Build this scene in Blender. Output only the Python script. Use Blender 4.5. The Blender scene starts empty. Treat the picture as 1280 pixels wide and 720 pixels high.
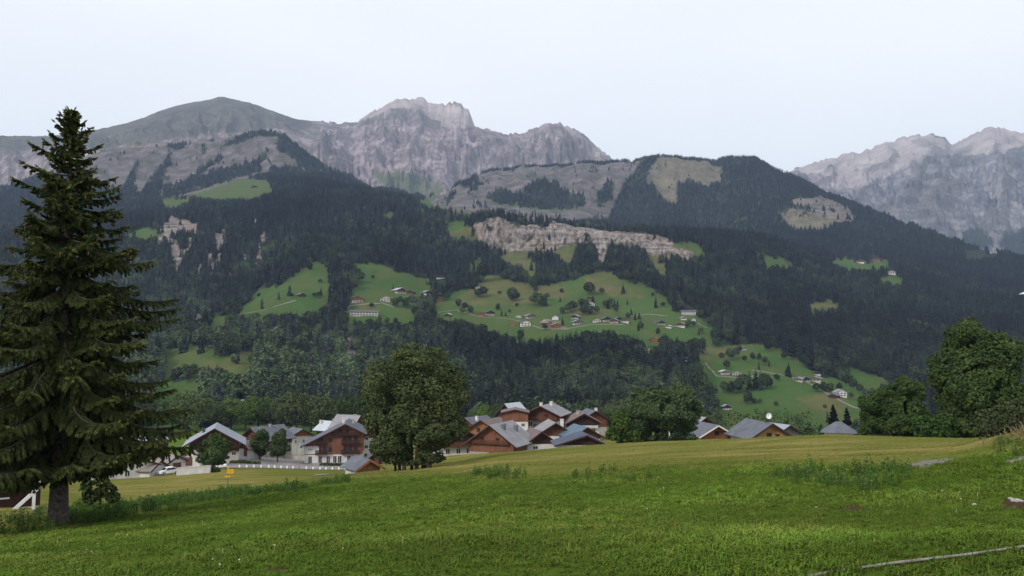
import bpy, math, random
import numpy as np
from mathutils import Vector, Matrix

random.seed(7)
RNG = np.random.default_rng(11)
S = bpy.context.scene
HAZE = 7.0e-5
C = S.collection
R = math.radians

# ------------------------------------------------------------------ camera
PITCH = math.atan(80 / 1000.0)
cam_d = bpy.data.cameras.new('camera')
cam_d.sensor_width = 36.0
cam_d.lens = 36.0 * 1000.0 / 1280.0
cam_d.clip_start = 0.2
cam_d.clip_end = 60000
cam = bpy.data.objects.new('camera', cam_d)
C.objects.link(cam)
cam.location = (0, 0, 0)
cam.rotation_euler = (math.pi / 2 + PITCH, 0, 0)
S.camera = cam

# ------------------------------------------------------------------ sky, sun, exposure
SUN_EL, SUN_AZ = R(34), R(-138)          # azimuth clockwise from +Y (view direction): behind, to the left
w = bpy.data.worlds.new('World')
S.world = w
w.use_nodes = True
wn, wl = w.node_tree.nodes, w.node_tree.links
wn.clear()
sky = wn.new('ShaderNodeTexSky')
sky.sky_type = 'NISHITA'
sky.sun_disc = False
sky.sun_elevation = SUN_EL
sky.sun_rotation = SUN_AZ
sky.air_density = 1.0
sky.dust_density = 2.5
sky.altitude = 900
wtc = wn.new('ShaderNodeTexCoord')
wmap = wn.new('ShaderNodeMapping')
wmap.inputs['Scale'].default_value = (1.0, 1.0, 3.0)
wno = wn.new('ShaderNodeTexNoise')
wno.inputs['Scale'].default_value = 1.6
wno.inputs['Detail'].default_value = 5
wmr = wn.new('ShaderNodeMapRange')
wmr.inputs['From Min'].default_value = 0.3
wmr.inputs['From Max'].default_value = 0.75
wmr.inputs['To Min'].default_value = 0.84
wmr.inputs['To Max'].default_value = 0.97
wmix = wn.new('ShaderNodeMix')
wmix.data_type = 'RGBA'
wmix.inputs[7].default_value = (8.45, 8.6, 8.7, 1)     # high thin cloud veil
wbg = wn.new('ShaderNodeBackground')
wbg.inputs['Strength'].default_value = 0.1
wo = wn.new('ShaderNodeOutputWorld')
wl.new(wtc.outputs['Generated'], wmap.inputs['Vector'])
wl.new(wmap.outputs[0], wno.inputs['Vector'])
wl.new(wno.outputs[0], wmr.inputs['Value'])
wl.new(wmr.outputs[0], wmix.inputs[0])
wl.new(sky.outputs[0], wmix.inputs[6])
wl.new(wmix.outputs[2], wbg.inputs['Color'])
wl.new(wbg.outputs[0], wo.inputs['Surface'])

sun_d = bpy.data.lights.new('sun', 'SUN')
sun_d.energy = 1.9
sun_d.angle = R(10)
sun_d.color = (1.0, 0.93, 0.88)
sun = bpy.data.objects.new('sun', sun_d)
C.objects.link(sun)
sv = Vector((math.sin(SUN_AZ) * math.cos(SUN_EL), math.cos(SUN_AZ) * math.cos(SUN_EL), math.sin(SUN_EL)))
sun.rotation_euler = sv.to_track_quat('Z', 'Y').to_euler()

S.view_settings.view_transform = 'Standard'
S.view_settings.look = 'None'
S.view_settings.exposure = 0.54
S.view_settings.gamma = 1.0
S.view_settings.use_curve_mapping = False
S.cycles.use_denoising = True
S.cycles.denoising_input_passes = 'RGB_ALBEDO_NORMAL'
S.cycles.denoising_prefilter = 'ACCURATE'
S.cycles.volume_bounces = 0
S.cycles.max_bounces = 5
S.cycles.diffuse_bounces = 2
S.cycles.transparent_max_bounces = 6

# ------------------------------------------------------------------ pixel <-> world (1280x720 pixels of the photograph)
CP, SP = math.cos(PITCH), math.sin(PITCH)
def dirs(px, py):
    cx = (np.asarray(px, float) - 640) / 1000
    cy = (360 - np.asarray(py, float)) / 1000
    return cx, CP - SP * cy, SP + CP * cy
def azel(px, py):
    x, y, z = dirs(px, py)
    return np.arctan2(x, y), z / np.hypot(x, y)
def at(px, py, r):
    a, e = azel(px, py)
    return Vector((float(r * np.sin(a)), float(r * np.cos(a)), float(r * e)))
def project(X, Y, Z):
    f = Y * CP + Z * SP
    u = -Y * SP + Z * CP
    f = np.where(np.abs(f) < 1e-6, 1e-6, f)
    return 640 + 1000 * X / f, 360 - 1000 * u / f, f

# ------------------------------------------------------------------ noise
def _hash(ix, iy, seed):
    h = (ix.astype(np.int64) * 374761393 + iy.astype(np.int64) * 668265263 + seed * 974711) & 0xffffffff
    h = ((h ^ (h >> 13)) * 1274126177) & 0xffffffff
    return ((h ^ (h >> 16)) & 0xffff) / 65535.0
def vnoise(x, y, seed=0):
    x = np.asarray(x, float); y = np.asarray(y, float)
    ix, iy = np.floor(x), np.floor(y)
    fx, fy = x - ix, y - iy
    fx = fx * fx * fx * (fx * (fx * 6 - 15) + 10); fy = fy * fy * fy * (fy * (fy * 6 - 15) + 10)
    a, b = _hash(ix, iy, seed), _hash(ix + 1, iy, seed)
    c, d = _hash(ix, iy + 1, seed), _hash(ix + 1, iy + 1, seed)
    return (a + (b - a) * fx) * (1 - fy) + (c + (d - c) * fx) * fy
def fbm(x, y, seed=0, o=4):
    s, amp, t = 0, 1.0, 0
    for i in range(o):
        s = s + amp * (vnoise(x * 2 ** i + 17.3 * i, y * 2 ** i - 9.1 * i, seed + i) - 0.5)
        t += amp; amp *= 0.5
    return s / t * 2          # about -1..1
def ridged(x, y, seed=0, o=4):
    s, amp, t = 0, 1.0, 0
    for i in range(o):
        s = s + amp * (1 - np.abs(2 * vnoise(x * 2 ** i + 5.7 * i, y * 2 ** i + 3.3 * i, seed + i) - 1))
        t += amp; amp *= 0.5
    return s / t              # 0..1
def pchip(x, y, xq):
    x = np.asarray(x, float); y = np.asarray(y, float)
    h = np.diff(x); d = np.diff(y) / h
    m = np.zeros(len(x)); m[0], m[-1] = d[0], d[-1]
    for i in range(1, len(x) - 1):
        if d[i - 1] * d[i] > 0:
            w1, w2 = 2 * h[i] + h[i - 1], h[i] + 2 * h[i - 1]
            m[i] = (w1 + w2) / (w1 / d[i - 1] + w2 / d[i])
    xq = np.clip(xq, x[0], x[-1])
    k = np.clip(np.searchsorted(x, xq) - 1, 0, len(x) - 2)
    t = (xq - x[k]) / h[k]
    return ((2 * t**3 - 3 * t**2 + 1) * y[k] + (t**3 - 2 * t**2 + t) * h[k] * m[k]
            + (-2 * t**3 + 3 * t**2) * y[k + 1] + (t**3 - t**2) * h[k] * m[k + 1])
def inpoly(px, py, poly):
    P = np.asarray(poly, float)
    r = np.zeros(px.shape, bool)
    j = len(P) - 1
    for i in range(len(P)):
        xi, yi, xj, yj = P[i, 0], P[i, 1], P[j, 0], P[j, 1]
        if yi != yj:
            c = ((yi > py) != (yj > py)) & (px < (xj - xi) * (py - yi) / (yj - yi) + xi)
            r ^= c
        j = i
    return r

# ------------------------------------------------------------------ materials
def mat(name, build, rough=0.9, spec=0.2):
    m = bpy.data.materials.new(name)
    m.use_nodes = True
    nt = m.node_tree
    b = nt.nodes['Principled BSDF']
    b.inputs['Roughness'].default_value = rough
    b.inputs['Specular IOR Level'].default_value = spec
    build(nt, b)
    return m
class N:
    """small node helper"""
    def __init__(s, nt): s.nt = nt
    def n(s, t, **k):
        o = s.nt.nodes.new(t)
        for a, v in k.items(): setattr(o, a, v)
        return o
    def l(s, a, b): s.nt.links.new(a, b)
    def coord(s, kind='Object', scale=(1, 1, 1), rot=(0, 0, 0)):
        t = s.n('ShaderNodeTexCoord'); m = s.n('ShaderNodeMapping')
        m.inputs['Scale'].default_value = scale
        m.inputs['Rotation'].default_value = rot
        s.l(t.outputs[kind], m.inputs['Vector'])
        return m.outputs[0]
    def noise(s, scale, detail=4, vec=None, rough=0.55, dist=0.0):
        t = s.n('ShaderNodeTexNoise')
        t.inputs['Scale'].default_value = scale
        t.inputs['Detail'].default_value = detail
        t.inputs['Roughness'].default_value = rough
        t.inputs['Distortion'].default_value = dist
        if vec is not None: s.l(vec, t.inputs['Vector'])
        return t.outputs[0]
    def ramp(s, fac, stops):
        r = s.n('ShaderNodeValToRGB')
        e = r.color_ramp.elements
        while len(e) < len(stops): e.new(0.5)
        for i, (p, c) in enumerate(stops):
            e[i].position = p
            e[i].color = tuple(c) + (1,) if len(c) == 3 else c
        s.l(fac, r.inputs[0])
        return r.outputs[0]
    def mr(s, v, a, b, c, d):
        m = s.n('ShaderNodeMapRange')
        for nme, x in zip(('From Min', 'From Max', 'To Min', 'To Max'), (a, b, c, d)): m.inputs[nme].default_value = x
        s.l(v, m.inputs['Value'])
        return m.outputs[0]
    def mix(s, f, a, b, mode='MIX'):
        m = s.n('ShaderNodeMix'); m.data_type = 'RGBA'; m.blend_type = mode
        for i, v in ((0, f), (6, a), (7, b)):
            if hasattr(v, 'links'): s.l(v, m.inputs[i])
            elif i == 0: m.inputs[0].default_value = v
            else: m.inputs[i].default_value = tuple(v) + (1,)
        return m.outputs[2]
    def math(s, op, a, b=0.0):
        m = s.n('ShaderNodeMath'); m.operation = op
        for i, v in ((0, a), (1, b)):
            if hasattr(v, 'links'): s.l(v, m.inputs[i])
            else: m.inputs[i].default_value = v
        return m.outputs[0]
    def attr(s, name, typ='GEOMETRY'):
        a = s.n('ShaderNodeAttribute'); a.attribute_name = name; a.attribute_type = typ
        return a
    def bump(s, b, h, strength=0.4, dist=0.1):
        m = s.n('ShaderNodeBump')
        m.inputs['Strength'].default_value = strength
        m.inputs['Distance'].default_value = dist
        s.l(h, m.inputs['Height'])
        s.l(m.outputs[0], b.inputs['Normal'])

def mottled(name, c1, c2, scale=2.0, rough=0.9, spec=0.2, bump=0.0, detail=5):
    def f(nt, b):
        n = N(nt)
        v = n.coord()
        k = n.noise(scale, detail, v)
        col = n.ramp(k, [(0.32, c1), (0.68, c2)])
        n.l(col, b.inputs['Base Color'])
        if bump: n.bump(b, k, bump, 0.05)
    return mat(name, f, rough, spec)

def wood(name, c1, c2, plank=5.0, horiz=False):
    def f(nt, b):
        n = N(nt)
        v = n.coord(scale=(plank, plank, 0.25) if not horiz else (0.25, 0.25, plank))
        k = n.noise(1.0, 3, v)
        g = n.noise(0.5, 4, n.coord())
        col = n.ramp(k, [(0.25, c1), (0.75, c2)])
        col = n.mix(n.mr(g, 0.3, 0.7, 0.0, 0.55), col, tuple(x * 0.55 for x in c1))
        n.l(col, b.inputs['Base Color'])
        n.bump(b, k, 0.4, 0.03)
    return mat(name, f, 0.85, 0.15)

def roofing(name, c1, c2, rough=0.6, spec=0.3):
    def f(nt, b):
        n = N(nt)
        k = n.noise(0.6, 5, n.coord())
        st = n.n('ShaderNodeTexWave'); st.wave_type = 'BANDS'; st.bands_direction = 'Y'
        st.inputs['Scale'].default_value = 0.9; st.inputs['Distortion'].default_value = 0.6
        n.l(n.coord(), st.inputs['Vector'])
        sp = n.noise(9.0, 2, n.coord())
        col = n.ramp(k, [(0.3, c1), (0.7, c2)])
        col = n.mix(n.mr(st.outputs[0], 0.0, 0.25, 0.25, 0.0), col, tuple(x * 0.5 for x in c1))
        col = n.mix(n.mr(sp, 0.55, 0.75, 0, 0.3), col, tuple(x * 0.6 for x in c1))
        n.l(col, b.inputs['Base Color'])
    return mat(name, f, rough, spec)

M = {}
M['white'] = mottled('white_render', (0.50, 0.48, 0.46), (0.66, 0.64, 0.62), 0.5)
M['cream'] = mottled('cream_render', (0.36, 0.33, 0.29), (0.50, 0.46, 0.41), 0.5)
M['stone'] = mottled('stone_wall', (0.22, 0.20, 0.18), (0.42, 0.40, 0.37), 1.5)
M['concrete'] = mottled('pale_concrete', (0.38, 0.37, 0.35), (0.55, 0.53, 0.51), 0.7)
M['wood'] = wood('brown_boards', (0.085, 0.036, 0.022), (0.17, 0.075, 0.042))
M['wood_red'] = wood('red_brown_boards', (0.145, 0.062, 0.040), (0.26, 0.118, 0.074))
M['wood_dark'] = wood('dark_boards', (0.035, 0.018, 0.015), (0.075, 0.036, 0.027))
M['wood_orange'] = wood('orange_boards', (0.23, 0.095, 0.042), (0.37, 0.165, 0.075))
M['wood_yellow'] = wood('honey_boards', (0.38, 0.21, 0.09), (0.52, 0.31, 0.15))
M['wood_grey'] = wood('weathered_boards', (0.14, 0.12, 0.105), (0.25, 0.22, 0.20))
M['metal'] = roofing('pale_metal_roof', (0.23, 0.255, 0.30), (0.33, 0.36, 0.41), 0.6, 0.2)
M['metal_bright'] = roofing('bright_metal_roof', (0.38, 0.41, 0.45), (0.50, 0.53, 0.57), 0.6, 0.2)
M['slate'] = roofing('grey_slate_roof', (0.095, 0.102, 0.122), (0.155, 0.165, 0.19), 0.75, 0.1)
M['slate_pale'] = roofing('pale_slate_roof', (0.20, 0.20, 0.21), (0.30, 0.295, 0.305), 0.75, 0.1)
M['slate_blue'] = roofing('blue_grey_roof', (0.085, 0.125, 0.165), (0.14, 0.195, 0.24), 0.7, 0.1)
M['slate_dark'] = roofing('dark_blue_roof', (0.06, 0.072, 0.105), (0.10, 0.12, 0.16), 0.7, 0.1)
M['roof_brown'] = roofing('brown_tile_roof', (0.11, 0.075, 0.07), (0.19, 0.135, 0.125))
M['roof_shed'] = roofing('brown_grey_shed_roof', (0.17, 0.145, 0.135), (0.27, 0.235, 0.22))
M['frame'] = mottled('window_frame_paint', (0.6, 0.57, 0.54), (0.74, 0.71, 0.68), 2)
M['frame_dark'] = mottled('dark_joinery', (0.045, 0.026, 0.02), (0.075, 0.045, 0.035), 2)
M['shutter'] = mottled('brown_shutter', (0.10, 0.045, 0.03), (0.16, 0.07, 0.045), 2)
def _glass(nt, b):
    n = N(nt)
    k = n.noise(1.3, 2, n.coord())
    n.l(n.ramp(k, [(0.3, (0.012, 0.014, 0.017)), (0.7, (0.035, 0.04, 0.048))]), b.inputs['Base Color'])
M['glass'] = mat('window_glass', _glass, 0.12, 0.5)
M['iron'] = mottled('dark_metal', (0.03, 0.032, 0.035), (0.06, 0.062, 0.066), 4, 0.5, 0.4)
M['galv'] = mottled('galvanised_metal', (0.28, 0.29, 0.30), (0.42, 0.43, 0.44), 4, 0.45, 0.4)
M['white_paint'] = mottled('white_paint', (0.68, 0.68, 0.68), (0.82, 0.82, 0.82), 4, 0.5, 0.3)
M['yellow'] = mottled('yellow_sign_paint', (0.62, 0.36, 0.02), (0.74, 0.45, 0.03), 4, 0.5, 0.3)
M['bark'] = mottled('grey_brown_bark', (0.045, 0.038, 0.034), (0.16, 0.135, 0.125), 7, 0.95, 0.1, 0.8)
M['bark_dark'] = mottled('dark_bark', (0.03, 0.024, 0.02), (0.075, 0.06, 0.05), 4, 0.95, 0.1, 0.6)
M['log'] = mottled('bleached_log', (0.11, 0.105, 0.09), (0.29, 0.28, 0.255), 9, 0.9, 0.1, 0.6)
M['rock'] = mottled('pale_boulder', (0.22, 0.20, 0.18), (0.5, 0.48, 0.45), 7, 0.9, 0.2, 0.7)
M['asphalt'] = mottled('car_park_surface', (0.19, 0.175, 0.17), (0.27, 0.25, 0.245), 0.25, 0.9, 0.2)
M['gravel'] = mottled('pale_gravel', (0.15, 0.14, 0.12), (0.24, 0.225, 0.20), 6, 0.95, 0.1)
M['tyre'] = mottled('tyre_rubber', (0.02, 0.02, 0.02), (0.035, 0.035, 0.035), 6, 0.8, 0.2)

def foliage(name, dark, light, tip=None, inst=False, trans=0.0, vary=0.5, rough=0.75, big=0.18):
    """leaf colour varied by a per-vertex 'tint' value, and per tree"""
    def f(nt, b):
        n = N(nt)
        oi = n.n('ShaderNodeObjectInfo')
        t = n.attr('tint').outputs['Fac']
        col = n.ramp(t, [(0.0, dark), (0.75, light), (1.0, tip or light)])
        k = n.mr(oi.outputs['Random'], 0, 1, 1 - vary, 1 + vary * 0.75)
        hv = n.n('ShaderNodeHueSaturation')
        n.l(k, hv.inputs['Value'])
        hr = n.math('FRACT', n.math('MULTIPLY', oi.outputs['Random'], 7.31))
        n.l(n.mr(hr, 0, 1, 0.475, 0.52), hv.inputs['Hue'])
        n.l(n.mr(n.math('FRACT', n.math('MULTIPLY', oi.outputs['Random'], 3.7)), 0, 1, 0.75, 1.1), hv.inputs['Saturation'])
        if inst: col = n.mix(1.0, col, n.attr('stand', 'INSTANCER').outputs['Fac'], 'MULTIPLY')
        n.l(col, hv.inputs['Color'])
        n.l(hv.outputs[0], b.inputs['Base Color'])
    return mat(name, f, rough, 0.12)
M['spruce_needles'] = foliage('spruce_needles', (0.028, 0.040, 0.014), (0.085, 0.105, 0.030), (0.20, 0.19, 0.055), vary=0.0)
M['cone'] = mottled('spruce_cones', (0.075, 0.046, 0.026), (0.14, 0.085, 0.045), 5)
M['leaf'] = foliage('broad_leaves', (0.030, 0.058, 0.013), (0.074, 0.122, 0.024), (0.13, 0.145, 0.034), vary=0.0)
M['leaf_dark'] = foliage('dark_broad_leaves', (0.027, 0.050, 0.017), (0.064, 0.102, 0.029), (0.10, 0.13, 0.037), vary=0.0)
M['leaf_village'] = foliage('village_tree_leaves', (0.036, 0.062, 0.018), (0.085, 0.125, 0.032), (0.14, 0.15, 0.04), vary=0.45)
M['far_conifer'] = foliage('forest_conifer', (0.012, 0.020, 0.017), (0.036, 0.050, 0.034), None, vary=0.8)
M['far_leaf'] = foliage('forest_broadleaf', (0.022, 0.040, 0.017), (0.058, 0.084, 0.030), None, vary=0.65)
M['wood_conifer'] = foliage('wood_conifer', (0.012, 0.0185, 0.019), (0.036, 0.047, 0.042), None, True, vary=0.8)
M['wood_leaf'] = foliage('wood_broadleaf', (0.022, 0.040, 0.017), (0.050, 0.070, 0.030), None, True, vary=0.42)
M['weed'] = foliage('weed_leaves', (0.026, 0.062, 0.007), (0.062, 0.135, 0.013), (0.13, 0.19, 0.03), vary=0.25)
M['dry_weed'] = foliage('dry_grass_stems', (0.16, 0.12, 0.055), (0.33, 0.25, 0.13), None, vary=0.25)
M['flower'] = mottled('pale_flowers', (0.4, 0.4, 0.28), (0.6, 0.58, 0.42), 4)

# ------------------------------------------------------------------ mesh helpers
def tag(o, label, cat, group=None, kind=None):
    if label: o['label'] = label
    if cat: o['category'] = cat
    if group: o['group'] = group
    if kind: o['kind'] = kind
    return o
def empty(name, loc, rz=0.0):
    o = bpy.data.objects.new(name, None)
    C.objects.link(o)
    o.location = loc; o.rotation_euler = (0, 0, rz)
    return o
def np_mesh(name, V, F, mats, smooth=False, attrs=None, midx=None, nside=None):
    """V (n,3), F list of index arrays of constant side count (m,k)"""
    me = bpy.data.meshes.new(name)
    V = np.asarray(V, np.float32)
    me.vertices.add(len(V)); me.vertices.foreach_set('co', V.ravel())
    if len(F):
        F = np.asarray(F, np.int32)
        m, k = F.shape
        me.loops.add(m * k); me.loops.foreach_set('vertex_index', F.ravel())
        me.polygons.add(m)
        me.polygons.foreach_set('loop_start', np.arange(0, m * k, k, dtype=np.int32))
        try: me.polygons.foreach_set('loop_total', np.full(m, k, np.int32))
        except Exception: pass
        me.polygons.foreach_set('use_smooth', np.full(m, smooth, bool))
        if midx is not None: me.polygons.foreach_set('material_index', np.asarray(midx, np.int32))
    for a, (typ, arr) in (attrs or {}).items():
        at_ = me.attributes.new(a, typ, 'POINT')
        arr = np.asarray(arr, np.int32 if typ == 'INT' else np.float32)
        at_.data.foreach_set({'FLOAT_VECTOR': 'vector', 'FLOAT_COLOR': 'color'}.get(typ, 'value'), arr.ravel())
    for mm in (mats if isinstance(mats, (list, tuple)) else [mats]):
        if mm: me.materials.append(mm)
    me.update(calc_edges=True)
    return me
def np_obj(name, V, F, mats, parent=None, **k):
    o = bpy.data.objects.new(name, np_mesh(name, V, F, mats, **k))
    C.objects.link(o)
    if parent: o.parent = parent
    return o
class MB:
    """collects boxes, prisms and tubes; build() links them as ONE mesh object"""
    def __init__(s): s.v = []; s.f = []; s.sm = []
    def add(s, vs, fs, smooth=False):
        b = len(s.v)
        s.v += [tuple(v) for v in vs]
        s.f += [tuple(i + b for i in f) for f in fs]
        s.sm += [smooth] * len(fs)
        return s
    def box(s, x0, x1, y0, y1, z0, z1):
        vs = [(x, y, z) for z in (z0, z1) for y in (y0, y1) for x in (x0, x1)]
        return s.add(vs, [(0, 2, 3, 1), (4, 5, 7, 6), (0, 1, 5, 4), (2, 6, 7, 3), (0, 4, 6, 2), (1, 3, 7, 5)])
    def prism(s, poly, y0, y1):
        """poly = [(x,z)...] counter-clockwise seen from -Y, extruded along Y"""
        n = len(poly)
        vs = [(x, y0, z) for x, z in poly] + [(x, y1, z) for x, z in poly]
        fs = [tuple(range(n)), tuple(range(2 * n - 1, n - 1, -1))]
        fs += [(i, i + n, (i + 1) % n + n, (i + 1) % n) for i in range(n)]
        return s.add(vs, fs)
    def slab(s, quad, t):
        """quad of 4 points thickened downwards by t"""
        q = [Vector(p) for p in quad]
        n = (q[1] - q[0]).cross(q[3] - q[0]).normalized()
        if n.z < 0: n = -n
        lo = [p - n * t for p in q]
        fs = [(0, 1, 2, 3), (7, 6, 5, 4)] + [(i, i + 4, (i + 1) % 4 + 4, (i + 1) % 4) for i in range(4)]
        return s.add(q + lo, fs)
    def tube(s, pts, rad, seg=8, cap=True):
        pts = [Vector(p) for p in pts]
        if not hasattr(rad, '__len__'): rad = [rad] * len(pts)
        vs, fs = [], []
        u = None
        for i, p in enumerate(pts):
            d = (pts[min(i + 1, len(pts) - 1)] - pts[max(i - 1, 0)]).normalized()
            if u is None: u = d.orthogonal().normalized()
            u = (u - d * u.dot(d)).normalized()
            v = d.cross(u)
            for k in range(seg):
                a = 2 * math.pi * k / seg
                vs.append(p + (u * math.cos(a) + v * math.sin(a)) * rad[i])
        for i in range(len(pts) - 1):
            for k in range(seg):
                k2 = (k + 1) % seg
                fs.append((i * seg + k, i * seg + k2, (i + 1) * seg + k2, (i + 1) * seg + k))
        s.add(vs, fs, True)
        if cap:
            b = len(s.v) - len(vs)
            s.f += [tuple(b + k for k in range(seg))[::-1], tuple(b + (len(pts) - 1) * seg + k for k in range(seg))]
            s.sm += [False, False]
        return s
    def build(s, name, m, parent=None, loc=None):
        me = bpy.data.meshes.new(name)
        me.from_pydata(s.v, [], s.f)
        me.polygons.foreach_set('use_smooth', s.sm)
        me.materials.append(m)
        me.update()
        o = bpy.data.objects.new(name, me)
        C.objects.link(o)
        if parent: o.parent = parent
        if loc: o.location = loc
        return o

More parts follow.
